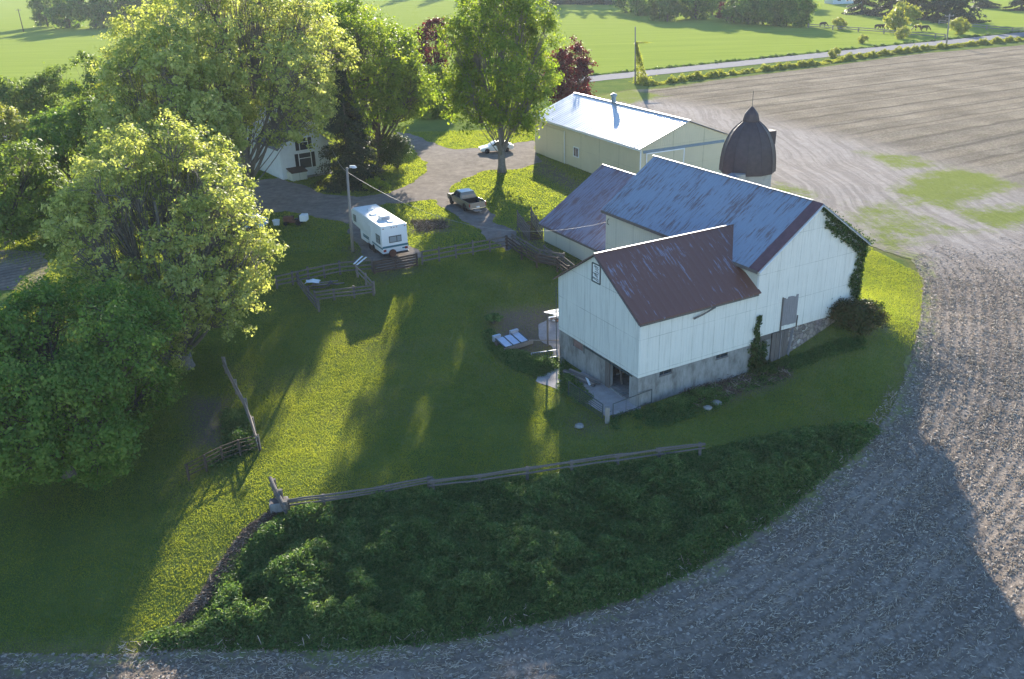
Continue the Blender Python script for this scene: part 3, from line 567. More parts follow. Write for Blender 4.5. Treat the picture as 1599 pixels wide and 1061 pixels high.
mb = MB(); slab(mb, [(Wm / 2, -.28, ZR), (Wm / 2, Lm + .25, ZR), (Wm + .35, Lm + .25, ZE), (Wm + .35, -.28, ZE)]); mb.build('roof', M['blue_roof'], barn)
mb = MB()
for i in range(29): mb.bar((Wm / 2, .62 + i * .6, ZR + .1), (Wm / 2, .62 + i * .6 + .58, ZR + .1 + random.uniform(-.012, .012)), .16, .03)
mb.build('ridge_cap', M['galv'], barn)
mb = MB(); mb.bar((-.38, -.2, ZE - .05), (-.38, Lm + .2, ZE - .05), .04, .22); mb.build('fascia', M['oldwood'], barn)
mb = MB(); mb.bar((-.3, -.285, ZE - .06), (Wm / 2, -.285, ZR - .08), .03, .2, up=(0, 1, 0)); mb.bar((Wm + .3, -.285, ZE - .06), (Wm / 2, -.285, ZR - .08), .03, .2, up=(0, 1, 0)); mb.build('bargeboard', M['trim'], barn)
# the projecting block
sA = (ZAR - ZAE) / (Wa / 2 + .2); ea = (0 - 0); zA = lambda b: ZAE + sA * (b + .2) if b < Wa / 2 else ZAE + sA * (Wa - b + .2)
mb = MB().poly([(-La, .0, ZAB), (-La, Wa, ZAB), (-La, Wa, zA(Wa) - .05), (-La, Wa / 2, ZAR - .06), (-La, 0, zA(0) - .05)], (.12, 0, 0)); mb.build('wall', M['gable_siding'], barn, label='white gable wall of the projecting block')
mb = MB().poly([(-La + .121, 0, ZAB), (-.002, 0, ZAB), (-.002, 0, zA(0) - .04), (-La + .121, 0, zA(0) - .04)], (0, .12, 0)); mb.build('wall', M['white_siding'], barn, label='plain white long wall of the projecting block')
mb = MB().poly([(-La + .121, Wa, ZAB), (-.002, Wa, ZAB), (-.002, Wa, zA(0) - .04), (-La + .121, Wa, zA(0) - .04)], (0, -.12, 0)); mb.build('wall', M['white_siding'], barn)
ra = (ZAR - ZE) / sM - .35; va = (zM(0) - ZAE) / sA - .2
mb = MB(); slab(mb, [(-La - .22, -.3, zA(-.3)), (-La - .22, Wa / 2, ZAR), (ra + .06, Wa / 2, ZAR), (.02, va + .05, zA(va + .05)), (-.33, 2.05, zA(2.05)), (.02, 1.2, zA(1.2)), (.06, -.3, zA(-.3))], .06)
mb.build('roof', M['rust_roof'], barn, label='dark rust red metal roof slope with flakes of blue grey paint')
mb = MB(); slab(mb, [(-La - .22, Wa / 2, ZAR), (-La - .22, Wa + .3, zA(Wa + .3)), (-.05, Wa + .3, zA(Wa + .3)), (-.05, Wa - va, zA(va)), (ra, Wa / 2, ZAR)], .06); mb.build('roof', M['rust_roof'], barn)
mb = MB(); mb.bar((-La - .22, Wa / 2, ZAR + .09), (ra, Wa / 2, ZAR + .08), .14, .02); mb.build('ridge_cap', M['galv'], barn)
mb = MB(); mb.bar((-La - .225, -.3, zA(-.3) - .03), (-La - .225, Wa / 2, ZAR - .03), .03, .16, up=(1, 0, 0)); mb.bar((-La - .225, Wa + .3, zA(-.3) - .03), (-La - .225, Wa / 2, ZAR - .03), .03, .16, up=(1, 0, 0)); mb.build('bargeboard', M['oldwood'], barn)
mb = MB(); mb.bar((-La - .2, -.26, zA(-.3) - .08), (-.1, -.26, zA(-.3) - .08), .03, .13); mb.build('fascia', M['oldwood'], barn)
mb = MB(); mb.tube([(-5.5, -.14, 2.98), (-4.9, -.24, 3.16), (-3.9, -.33, 3.5)], .055, 6); mb.build('loose_gutter', M['oldwood'], barn, label='grey gutter length hanging loose under the eave')
# foundations
mb = MB(); wall_holes(mb, (-La + .06, .12), (0, 1), (1, 0), Wa - .12, -3.4, ZAB + .01, .3, [(.87, 3.12, -2.2, ZAB + .01), (6.3, 7.62, -.85, -.3)]); mb.build('foundation', M['concrete'], barn, label='concrete foundation wall with the open doorway')
mb = MB(); wall_holes(mb, (-La + .061, .07), (1, 0), (0, 1), La + 1.7, -3.4, ZAB + .005, .3, [(1.7, 2.75, -.55, -.07 - .15), (6.45, 7.5, -.55, -.22)]); mb.build('foundation', M['concrete'], barn, label='stained concrete foundation under the long wall')
mb = MB(); mb.box(.02, .03, ZAB + .012, 1.69, .33, ZB - .001)
mb.build('foundation_cap', M['oldwood'], barn)
mb = MB(); mb.box(3.3, .02, -2.8, Wm - .03, .4, ZB - .005); mb.build('foundation', M['stone'], barn, label='fieldstone foundation under the main gable')
mb = MB(); mb.box(Wm - .35, .41, -.8, Wm - .02, Lm - .3, -.095); mb.box(-La + .37, Wa - .35, -3, -.5, Wa - .03, ZAB); mb.build('foundation', M['concrete'], barn)
mb = MB(); mb.box(-La + .4, .4, -2.3, -.2, Wa - .4, -2.2); mb.build('floor', M['concrete'], barn); mb = MB(); mb.box(-La + 2.6, 3.6, -2.2, -La + 2.8, Wa - .4, ZAB); mb.box(-La + .4, .4, ZAB - .02, -.2, Wa - .4, ZAB + .05); mb.box(-.4, .4, -2.2, -.2, Wa - .4, ZAB - .03); mb.build('inner_partition', M['darkwood'], barn)
mb = MB()
for k in range(5): mb.bar((-La + .9 + .9 * k, 2.9, -2.1), (-La + .7 + .9 * k, 3.1, -.3), .1, .1)
mb.bar((-La + .5, 3.0, -1.3), (-La + 4.5, 3.0, -1.1), .06, .12); mb.build('stall_posts', M['oldwood'], barn)
# openings
dr = MB(); dr.box(-La - .02, 3.14, -2.25, -La + .08, 3.62, -.24); dr.build('door_post', M['oldwood'], barn)
mb = MB(); mb.bar((-La - .05, .6, -.3), (-La - .05, 6.2, -.32), .05, .08); mb.build('door_track', M['steel_dark'], barn)
w = MB().box(-La + .1, 6.3, -.85, -La + .14, 7.62, -.3).build('window', M['plywood'], barn, label='window opening boarded with brown plywood')
MB().box(-La + .02, 6.22, -.9, -La + .16, 6.3, -.26).build('frame', M['steel_dark'], w)
for u in (1.76, 6.51):
    w = MB().box(-La + u - .02, .16, -.55, -La + u + 1.03, .2, -.2).build('window', M['glass'], barn); f = MB()
    f.box(-La + u - .04, .045, -.62, -La + u + 1.06, .15, -.555); f.box(-La + u + .36, .1, -.55, -La + u + .4, .15, -.23); f.build('frame', M['oldwood'], w)
v = MB().box(-La - .012, 4.35, 4.85, -La + .0, 5.2, 6.02).build('gable_window', M['trim'], barn, label='small framed louvre window high in the gable'); f = MB()
for a_, b_ in (((4.32, 4.80), (4.32, 6.06)), ((5.24, 4.80), (5.24, 6.06)), ((4.32, 4.8), (5.24, 4.8)), ((4.32, 6.06), (5.24, 6.06))): f.bar((-La - .03, a_[0], a_[1]), (-La - .03, b_[0], b_[1]), .05, .07)
f.build('frame', M['steel_dark'], v); f = MB()
for i in range(9):
    z = 4.92 + i * .12; f.bar((-La - .03, 4.45 + random.uniform(0, .2), z), (-La - .03, 5.05 + random.uniform(-.15, .1), z + random.uniform(-.02, .14)), .02, .035)
f.build('louvre', M['steel_dark'], v)
d = MB()
for i in range(7): d.box(2.48 + i * .195, -.07, .56 + random.uniform(0, .05), 2.48 + i * .195 + .185, -.035, 2.62 + random.uniform(-.06, .08))
d = d.build('loft_door', M['barndoor'], barn, label='weathered silver plank loft door'); f = MB(); f.bar((2.38, -.09, .1), (2.36, -.09, 2.75), .09, .06); f.bar((2.36, -.09, 2.66), (2.6, -.09, 2.62), .06, .05); f.build('door_rail', M['oldwood'], d); MB().bar((3.9, -.09, .2), (3.92, -.09, 1.1), .07, .05).build('door_rail', M['oldwood'], d)
d = MB()
for i in range(8): d.box(1.74 + i * .19, -.06 + random.uniform(0, .03), -2.15, 1.74 + i * .19 + .18, .0 + .02, .22 + random.uniform(-.06, .0))
d = d.build('stable_door', M['oldwood'], barn, label='tall grey plank door below the loft door'); f = MB(); f.bar((2.55, -.09, -1.9), (2.5, -.09, .2), .07, .04); f.build('brace', M['barndoor'], d)
MB().bar((3.3, -.1, -1.95), (3.6, -.06, .2), .26, .04).build('leaning_board', M['barndoor'], barn, label='pale board leaning by the stable door')
MB().box(1.69, .3, -2.4, 3.31, .34, .24).build('door_backing', M['black'], barn)
# far wing
bw0, bw1, ZW, ZWR, XR = Lm + .001, 27.48, 1.67, 6.13, 6.68; sW = (ZWR - ZW) / (XR + .35); zWf = lambda a: ZW + sW * (a + .35)
mb = MB().poly([(0, bw0, -.3), (0, bw1, -.3), (0, bw1, zWf(0) - .05), (0, bw0, zWf(0) - .05)], (.12, 0, 0)); mb.build('wall', M['cream_siding'], barn, label='low cream side wall of the far wing')
mb = MB().poly([(.121, bw1, -.3), (12.5, bw1, -.3), (12.5, bw1, 2.35), (XR, bw1, ZWR - .06), (.121, bw1, zWf(.12) - .05)], (0, -.12, 0)); mb.build('wall', M['cream_siding'], barn)
mb = MB().poly([(12.5, bw0, -.3), (12.5, bw1 - .121, -.3), (12.5, bw1 - .121, 2.3), (12.5, bw0, 2.3)], (-.12, 0, 0)); mb.build('wall', M['cream_siding'], barn); mb = MB().poly([(Wm + .01, bw0, -.3), (12.37, bw0, -.3), (12.37, bw0, 2.3), (Wm + .01, bw0, 3.8)], (0, .12, 0)); mb.build('wall', M['cream_siding'], barn)
mb = MB(); slab(mb, [(-.4, bw0 + .01, zWf(-.4)), (-.4, bw1 + .3, zWf(-.4)), (XR, bw1 + .3, ZWR), (XR, bw0 + .01, ZWR)]); mb.build('roof', M['wing_roof'], barn, label='strongly ribbed blue and rust roof of the far wing')
mb = MB(); slab(mb, [(XR, bw0 + .27, ZWR), (XR, bw1 + .3, ZWR), (12.9, bw1 + .3, 2.2), (12.9, bw0 + .27, 2.2)]); mb.build('roof', M['wing_roof'], barn)
mb = MB(); mb.bar((XR, bw0 + .27, ZWR + .09), (XR, bw1 + .3, ZWR + .08), .14, .03); mb.build('ridge_cap', M['galv'], barn)
mb = MB(); mb.bar((-.41, bw0, ZW - .1), (-.41, bw1 + .28, ZW - .1), .04, .16); mb.build('fascia', M['oldwood'], barn)
# little lean-to roof behind the projecting block, wall bracket
mb = MB(); slab(mb, [(-La - .1, Wa + .31, .75), (-La - .1, Wa + 1.9, .45), (-La + 3.5, Wa + 1.9, .45), (-La + 3.5, Wa + .31, .75)], .04); mb.build('awning', M['track'], barn, label='small metal awning behind the projecting block'); mb = MB(); mb.bar((-La + .1, Wa + 1.7, -2.6), (-La + .1, Wa + 1.7, .46), .1, .1); mb.build('awning_post', M['oldwood'], barn)
mb = MB(); mb.tube([(-.06, Lm - .5, 4.6), (-.22, Lm - .5, 4.5), (-.22, Lm - .5, 4.2), (-.06, Lm - .5, 4.1)], .03, 5); mb.build('cable_bracket', M['steel_dark'], barn)
mb = MB(); mb.tube([(-La - .12, Wa + .12, 3.0), (-La - .12, Wa + .12, -2.4)], .03, 6); mb.build('downpipe', M['steel_dark'], barn)

# vines on the barn: things of their own
def vine(name, label, pts, r, n, ls, seed, leaf='vine'):
    """leaf cover spread round a list of world points (point, radius)"""
    rg = np.random.default_rng(seed); c = np.array([p for p, _ in pts]); rr = np.array([q for _, q in pts]); k = rg.choice(len(c), n, p=rr / rr.sum()); base = c[0]
    e = rg.normal(size=(n, 3)) * .5 * rr[k][:, None]; nn = np.array([BV[0], BV[1], 0]) * -1; e -= np.outer(e @ nn, nn) * .8; pos = c[k] + e + nn * rg.uniform(.02, .2, n)[:, None]
    t = empty(name, label, 'vine', tuple(base)); nr = unit(nn * .8 + rg.normal(size=(n, 3)) * .6 + np.array([0, 0, .3]))
    leaves_obj('leaves', pos - base, ls * rg.uniform(.6, 1.4, n), nr, LF[leaf], t, rg); mb = MB()
    for i in range(len(c) - 1): mb.tube([c[i] - base + nn * .04, c[i + 1] - base + nn * .04], .02, 5)
    mb.build('stems', M['bark'], t); return t
def B3(a, b, z): q = Bw(a, b); return np.array([q[0], q[1], z])
rgv = np.random.default_rng(3); pts = []
for i in range(26):
    s = i / 25; a = Wm / 2 + .15 + s * (Wm / 2 + .1); z = zM(min(a, Wm)) - .12; pts.append((B3(a, -.06, z - .1), .22 + .25 * s)); 
    if 3 < i: pts.append((B3(a - .2, -.06, z - .45 - .35 * abs(math.sin(i * 1.7))), .25))
for z in np.linspace(5.1, .6, 22):
    pts.append((B3(Wm - .1, -.06, z), .26)); 
    if z < 3.6 and z > 1.4: pts.append((B3(Wm - .65 - .25 * math.sin(z * 3), -.06, z), .36))
for z in (4.6, 4.2, 3.9): pts.append((B3(Wm - .6, -.06, z), .2))
pts.sort(key=lambda q: q[0][2]); vine('ivy', 'green ivy running down the right edge of the barn gable', pts, 0, 3700, .16, 4)
pts = [(B3(.15 + .12 * math.sin(z * 5), -.06, z), .17 + (.25 if z < -.2 else 0)) for z in np.linspace(-1.9, 1.75, 20)] + [(B3(.9, -.05, z), .32) for z in (-1.6, -1.2, -.8, -.4)]
vine('ivy', 'short green ivy climbing the seam beside the stable door', pts, 0, 1800, .17, 6)

# ------------------------------------------------------------------ machine shed
SH = empty('machine_shed', 'long beige steel machine shed with bright metal roof behind the barn', 'shed', (14.53, 95.8, 0), .45)
Ws, Ls, SE, SR = 12.33, 24.57, 4.82, 7.11; sS = (SR - SE) / (Ws / 2)
mb = MB(); mb.poly([(0, 0, -.3), (Ws, 0, -.3), (Ws, 0, SE - .08), (Ws / 2, 0, SR - .08), (0, 0, SE - .08)], (0, .15, 0)); mb.build('wall', M['shed_siding'], SH)
mb = MB().poly([(0, .151, -.3), (0, Ls, -.3), (0, Ls, SE - .08), (0, .151, SE - .08)], (.15, 0, 0)); mb.build('wall', M['shed_siding'], SH); mb = MB().poly([(Ws, .151, -.3), (Ws, Ls, -.3), (Ws, Ls, SE - .08), (Ws, .151, SE - .08)], (-.15, 0, 0)); mb.build('wall', M['shed_siding'], SH)
mb = MB(); mb.poly([(.151, Ls, -.3), (Ws - .151, Ls, -.3), (Ws - .151, Ls, SE - .08), (Ws / 2, Ls, SR - .08), (.151, Ls, SE - .08)], (0, -.15, 0)); mb.build('wall', M['shed_siding'], SH)
mb = MB(); slab(mb, [(-.3, -.3, SE - .3 * sS), (-.3, Ls + .3, SE - .3 * sS), (Ws / 2, Ls + .3, SR), (Ws / 2, -.3, SR)], .06)
for i in range(41): y = -.25 + i * .615; mb.bar((-.28, y, SE - .28 * sS + .075), (Ws / 2, y, SR + .075), .05, .03)
mb.build('roof', M['shed_roof'], SH, label='bright ribbed metal roof slope facing the yard')
mb = MB(); slab(mb, [(Ws / 2, -.3, SR), (Ws / 2, Ls + .3, SR), (Ws + .3, Ls + .3, SE - .3 * sS), (Ws + .3, -.3, SE - .3 * sS)], .06); mb.build('roof', M['shed_roof'], SH)
mb = MB(); mb.bar((Ws / 2, -.3, SR + .1), (Ws / 2, Ls + .3, SR + .1), .35, .04); mb.build('ridge_cap', M['trim'], SH)
mb = MB(); mb.bar((-.31, -.31, SE - .2), (-.31, Ls + .3, SE - .2), .03, .16); mb.build('fascia', M['trim'], SH)
mb = MB(); mb.box(-.02, -.02, -.3, .1, .0, SE - .1); mb.box(-.02, 0, -.3, -.0, .1, SE - .1); mb.build('corner_trim', M['trim'], SH)
mb = MB(); mb.bar((.3, -.07, 4.35), (11.3, -.07, 4.35), .06, .3); mb.build('door_track', M['track'], SH)
d = MB().box(.75, -.09, -.1, 5.75, -.02, 4.15).build('sliding_door', M['shed_siding'], SH); f = MB(); f.box(.7, -.11, -.1, .82, -.091, 4.2); f.box(5.68, -.11, -.1, 5.8, -.091, 4.2); f.box(.82, -.11, 4.08, 5.68, -.091, 4.2); f.build('frame', M['trim'], d)
d = MB().box(-.08, 16.6, -.1, -.01, 21.6, 4.0).build('sliding_door', M['shed_siding'], SH, label='sliding door in the long wall'); f = MB(); f.box(-.1, 16.5, -.1, -.081, 16.66, 4.1); f.build('frame', M['trim'], d)
MB().bar((-.06, 11.5, 4.25), (-.06, 21.8, 4.25), .06, .2).build('door_track', M['shed_siding'], SH)
w = MB().box(-.06, 13.2, 1.45, -.02, 14.3, 2.5).build('window', M['glass'], SH); f = MB()
for a_ in ((-.08, 13.1, 1.35, -.01, 13.22, 2.6), (-.08, 14.28, 1.35, -.01, 14.4, 2.6), (-.08, 13.22, 1.35, -.01, 14.28, 1.46), (-.08, 13.22, 2.49, -.01, 14.28, 2.6), (-.08, 13.72, 1.46, -.061, 13.77, 2.49)): f.box(*a_)
f.build('frame', M['trim'], w)
v = MB().lathe([(.28, 0), (.28, .75), (.4, .76), (.42, 1.0), (.1, 1.15)], 16, (Ws / 2, 15.2, SR + .02)).build('roof_vent', M['track'], SH, auto=30)
MB().box(-.05, 5.5, .3, -.01, 5.8, .55).build('outlet', M['black'], SH); MB().box(-.1, 0, -.35, -.005, Ls, .05).build('skirt', M['darkwood'], SH)

# ------------------------------------------------------------------ silo
silo = empty('silo', 'round concrete silo with tall ribbed brown dome behind the barn', 'silo', (21.9, 79.9, 0)); RS = 2.3
mb = MB(); prof = [(RS - .12, -.5)]
for i in range(9): prof += [(RS - .12, i * .66), (RS - .1, i * .66 + .02), (RS - .1, i * .66 + .05), (RS - .12, i * .66 + .07)]
prof.append((RS - .12, 6.0)); mb.lathe(prof, 48); mb.build('wall', M['silo'], silo, auto=30)
def domep(t_): return (RS + .1) * math.cos(t_ * PI / 2) ** .62 if t_ < 1 else 0
mb = MB(); nr = 12
for i in range(14):
    pass
dome_prof = [(2.47, 5.85), (2.47, 6.2), (2.42, 7.0), (2.33, 7.65), (2.2, 8.2), (2.03, 8.65), (1.82, 9.1), (1.57, 9.5), (1.2, 9.9), (.85, 10.2), (.55, 10.42)]
b0 = 0; NS = 12
for i, (r, z) in enumerate(dome_prof):
    for k in range(NS): a = 2 * PI * (k + .5) / NS; mb.v.append((r * math.cos(a), r * math.sin(a), z))
for i in range(len(dome_prof) - 1):
    for k in range(NS): k2 = (k + 1) % NS; mb.f.append([i * NS + k, i * NS + k2, (i + 1) * NS + k2, (i + 1) * NS + k])
mb.f.append([(len(dome_prof) - 1) * NS + k for k in range(NS)]); dm = mb.build('dome', M['dome'], silo); mb = MB()
for k in range(NS):
    a = 2 * PI * (k + .5) / NS; mb.tube([((r + .01) * math.cos(a), (r + .01) * math.sin(a), z) for r, z in dome_prof], .035, 5)
mb.build('dome_rib', M['dome'], dm); MB().lathe([(.7, 10.2), (.74, 10.45), (.6, 10.95), (.34, 11.3), (.06, 11.6)], 12).build('cap', M['dome'], silo, auto=20)
mb = MB(); mb.tube([(0, 0, 11.5), (0, 0, 12.9)], .02, 5); mb.build('lightning_rod', M['steel_dark'], silo)
MB().box(1.7, -.45, 8.1, 2.5, .45, 9.3).xf(Matrix.Rotation(.35, 4, 'Z')).build('hatch', M['dome'], silo)
mb = MB(); mb.poly([(-.6, -2.2, 6.1), (-4.2, -4.6, 5.3), (-4.9, -3.6, 5.3), (-1.4, -1.4, 6.1)], (0, 0, .08)); mb.build('chute_roof', M['galv'], silo); mb = MB(); mb.bar((-1.2, -2.2, -.4), (-1.2, -2.2, 6.1), .8, .8); mb.build('chute', M['silo'], silo)

# ------------------------------------------------------------------ the big trees
def atY(px, py, Y):
    d = rays(px, py); t = Y / d[1]; return np.array([d[0] * t, Y, CH + d[2] * t])
def treepx(label, x0, x1, y0, y1, Y, bx=None, by=None, ry=1.0, rzs=1.0, dz=0.0, name='tree', **k):
    c = atY((x0 + x1) / 2, (y0 + y1) / 2, Y); D = math.hypot(Y, CH - c[2]); Rx = (x1 - x0) / 2 * D / FPX; h = (y1 - y0) / 2 * D / FPX; de = math.atan2(CH - c[2], Y); Ry = Rx * ry
    Rz = math.sqrt(max(h * h - (Ry * math.sin(de)) ** 2, 1)) / math.cos(de) * rzs
    bX = c[0] if bx is None else atY(bx, 500, Y)[0]; bX = c[0] if bx is None else atY(bx, by if by else y1, Y)[0]; bz = T(bX, Y); c = c - np.array([bX, 0, bz])
    return make_tree(name, label, 'tree', (bX, Y, bz), c[2] + Rz + dz, (Rx, Ry, Rz), cz=c[2] + dz, cxy=(c[0], 0), **k)
treepx('big flowering maple with yellow green clusters, left of the camper and nearest the pen', 62, 452, 190, 610, 58, bx=300, name='maple_tree', leaf='flower', bark='barkgrey', tr=.5, nl=50, ncl=1900, nleaf=50, clr=.42, ls=.195, seed=21, lobe=.27, nlimb=14, fork=.22, low=-.85)
treepx('wide dense dark green tree in the lower left foreground', -110, 332, 425, 845, 46, bx=120, by=780, dz=1.3, rzs=.84, name='broadleaf_tree', leaf='green', tr=.45, nl=46, ncl=1350, nleaf=80, clr=.6, ls=.175, seed=22, lobe=.26, low=-.95)
treepx('tallest flowering maple overhanging the farmhouse roof', 172, 556, -60, 290, 92, bx=390, name='maple_tree', leaf='flower', bark='barkgrey', tr=.55, nl=44, ncl=2000, nleaf=44, clr=.55, ls=.26, seed=23, lobe=.26, nlimb=12)
treepx('bright yellow green maple squeezed between the two larger flowering maples', 145, 400, 50, 340, 79, bx=270, name='maple_tree', leaf='flower', bark='barkgrey', tr=.35, nl=30, ncl=1000, nleaf=34, clr=.48, ls=.28, seed=24, lobe=.3)
treepx('tall green maple behind the dark spruce beside the gravel loop', 446, 680, 0, 250, 114.3, bx=597, by=255, name='maple_tree', leaf='maple', bark='bark', tr=.62, nl=46, ncl=1150, nleaf=58, clr=.75, ls=.29, seed=125, lobe=.3)
treepx('broad sunlit maple on the lawn between the pickup and the machine shed', 686, 876, -38, 232, 107, ry=.95, bx=784, by=270, name='maple_tree', leaf='maple', bark='barkgrey', tr=.5, nl=46, ncl=950, nleaf=60, clr=.75, ls=.28, seed=126, lobe=.3, low=-.95)
treepx('yellow green tree filling the gap between the tall green maple and the sunlit maple', 648, 712, 98, 215, 148, name='maple_tree', leaf='maple', bark='bark', tr=.3, nl=24, ncl=420, nleaf=50, clr=.8, ls=.36, seed=40)
treepx('dark red leaved maple behind the left end of the machine shed', 846, 926, 66, 205, 138, name='maple_tree', leaf='red', tr=.22, nl=22, ncl=330, nleaf=50, clr=.6, ls=.3, seed=27, lobe=.36)
treepx('dark red maple glimpsed between the two green maples', 652, 704, 30, 130, 160, name='maple_tree', leaf='red', tr=.22, nl=18, ncl=240, nleaf=40, clr=.6, ls=.34, seed=28, lobe=.36)
treepx('olive green tree at the left edge above the small tilled plot', -60, 108, 212, 395, 84, bx=15, name='broadleaf_tree', leaf='olive', tr=.3, nl=24, ncl=420, nleaf=50, clr=.7, ls=.28, seed=29)
def conifer(label, base, h, R, n, ls, seed, group=None, leaf='dark', z0=.3):
    rg = np.random.default_rng(seed); t = empty('spruce_tree', label, 'tree', tuple(base), 0, group); nb = int(60 + n / 220); zz = np.sort(rg.random(nb) ** 1.25) * (h - z0) + z0; aa = rg.uniform(0, 2 * PI, nb); Rr = R * (1 - (zz - z0) / (h - z0 + .3)) ** .8 * rg.uniform(.75, 1.15, nb) + .15
    k = rg.integers(0, nb, n); k = k[(rg.random(n) < (Rr[k] / R) ** .8 + .12)]; s = rg.random(len(k)) ** .6; a = aa[k] + rg.normal(size=len(k)) * .16; r = Rr[k] * s
    pos = np.stack([r * np.cos(a), r * np.sin(a), zz[k] - .28 * r + rg.normal(size=len(k)) * .14], -1); pos[:, 2] = np.maximum(pos[:, 2], .1)
    nr = unit(np.stack([np.cos(a), np.sin(a), np.full(len(k), .9)], -1) + rg.normal(size=pos.shape) * .4); leaves_obj('crown', pos, ls * rg.uniform(.6, 1.3, len(k)), nr, LF[leaf], t, rg, None, .5)
    MB().tube([(0, 0, -.2), (0, 0, h * .5), (0, 0, h * .97)], [R * .07 + .06, R * .04 + .04, .02], 8).build('trunk', M['bark'], t, smooth=True); return t
b = P(545, 292); conifer('dark spruce in front of the farmhouse beside the lamp pole', (b[0], b[1] + 1.5, b[2]), 13.2, 4.2, 30000, .30, 31)
b = P(600, 272); conifer('smaller dark conifer at the foot of the tall green maple', (b[0] - 2.8, b[1] + 1.0, b[2]), 7.0, 3.0, 12000, .28, 32)
b = P(620, 262); make_bush('round_shrub', 'rounded dark green shrub right of the maple trunk on the gravel loop', tuple(b), (2.1, 2.1, 2.3), 9000, .2, 'vine', 33, 'shrub')
b = P(588, 298); make_bush('shrub', 'loose light green shrub inside the gravel loop', tuple(b), (1.5, 1.3, .9), 2600, .18, 'maple', 34, 'shrub')
q = Bw(8.6, -1.3); make_bush('bush', 'large dark reddish green bush against the stone foundation', (q[0], q[1], T(q[0], q[1]) - .2), (1.75, 1.35, 1.35), 12000, .15, 'bushred', 35)
q = Bw(10.6, -.6); make_bush('bush', 'low green bush at the right corner of the barn', (q[0], q[1], T(q[0], q[1])), (1.0, .9, .7), 3500, .14, 'vine', 36)
q = Bw(.6, -.9); make_bush('bush', 'small green bush below the seam ivy', (q[0], q[1], T(q[0], q[1])), (.9, .7, .6), 2600, .14, 'vine', 37)
q = P(770, 505); make_bush('bush', 'small yellow green weed bush left of the sheet metal pile', tuple(q), (.7, .6, .45), 1200, .14, 'weed', 38)
# hedgerow trees far left and distant trees: prototypes copied
for i, (x0, x1, y0, y1, Y, lf, lb) in enumerate([(-40, 75, 118, 225, 122, 'olive', 'olive hedgerow tree at the very left edge of the photo'), (62, 185, 90, 215, 126, 'olive', 'dark olive hedgerow tree between the left edge and the flowering maples'), (135, 235, 118, 225, 118, 'yellow', 'yellow tinged hedgerow tree half hidden by the flowering maple'), (-45, 58, 165, 275, 108, 'yellow', 'low yellow green hedgerow tree behind the olive tree at the left edge'), (45, 150, 172, 285, 104, 'green', 'green hedgerow tree between the olive tree and the flowering maples'), (105, 215, 150, 300, 100, 'olive', 'tall olive hedgerow tree against the left side of the yellow green maple')]):
    treepx(lb, x0, x1, y0, y1, Y, leaf=lf, tr=.22, nl=18, ncl=260, nleaf=44, clr=.7, ls=.34, seed=50 + i, name='hedgerow_tree')
farA = make_tree('distant_tree', 'x', 'tree', (0, 0, 0), 9.6, (5.2, 5.0, 5.2), leaf='green', tr=.28, nl=26, ncl=230, nleaf=34, low=-.95, clr=1.0, ls=.62, seed=60, twigs=False, group='distant trees along the far edge of the hay field')
farB = make_tree('distant_tree', 'x', 'tree', (0, 0, 0), 9.6, (4.6, 4.6, 5.2), leaf='olive', tr=.26, nl=22, ncl=180, nleaf=30, low=-.95, clr=1.0, ls=.58, seed=61, twigs=False, group='distant trees along the far edge of the hay field')
farC = make_tree('distant_tree', 'x', 'tree', (0, 0, 0), 5, (2.7, 2.7, 2.7), leaf='yellow', tr=.14, nl=20, ncl=150, nleaf=30, low=-.95, clr=.6, ls=.36, seed=62, twigs=False, group='roadside trees in the far field')
farD = conifer('x', (0, 0, 0), 19, 6.2, 11000, .75, 63, group='distant spruces beyond the horse paddock')
farR = make_tree('distant_tree', 'x', 'tree', (0, 0, 0), 5.6, (3.4, 3.2, 3.1), leaf='red', tr=.16, nl=14, ncl=110, nleaf=26, clr=.8, ls=.5, seed=64, twigs=False, group='distant trees along the far edge of the hay field')
first = {}
def far(pr, px, py, s, lab, rz=None, grp=None, sz=1.0):
    s = s * 1.35; b = P(px, py); b[2] -= .1; sc = (s, s, s * sz); g = {'label': lab}
    if grp: g['group'] = grp
    if id(pr) not in first:
        first[id(pr)] = 1; pr.location = b; pr.scale = sc; tag(pr, **g); return pr
    return copy_tree(pr, b, random.uniform(0, 6) if rz is None else rz, sc, **g)
G1 = 'distant trees along the far edge of the hay field'
for px, py, s, pr, lab in [(985, 20, .9, farA, 'distant green tree leftmost of the row beyond the hay field, above the vine covered pole'), (1008, 24, 1.0, farA, 'distant green tree second from left in the row beyond the hay field'), (1030, 32, .8, farB, 'thin distant tree with bare stems standing forward of the row'), (1042, 34, .7, farB, 'second thin distant tree just right of the bare stemmed one'),
    (1086, 30, 1.25, farA, 'large round dark green distant tree in the middle of the row'), (1112, 24, 1.0, farB, 'pale distant tree right of the large round dark one'), (1134, 33, .8, farR, 'distant red leaved shrub tree in the row'), (1146, 36, .7, farB, 'pale olive tree just right of the distant red one'), (1168, 38, .8, farA, 'dark green distant tree between the red one and the horses'), (1190, 38, .9, farB, 'olive distant tree fourth from the right end of the row'), (1208, 40, .75, farA, 'green distant tree third from the right end of the row'), (1228, 41, .95, farB, 'pale olive distant tree second from the right end of the row'), (1246, 42, .8, farA, 'low dark green distant tree ending the row near the horses'),
    (1120, 6, 1.3, farA, 'tall distant tree behind the red shrub tree'), (1180, 8, 1.3, farB, 'tall pale tree behind the middle of the row'), (1230, 10, 1.2, farA, 'tall green tree behind the right end of the row')]:
    far(pr, px, py, s, lab, grp=G1)
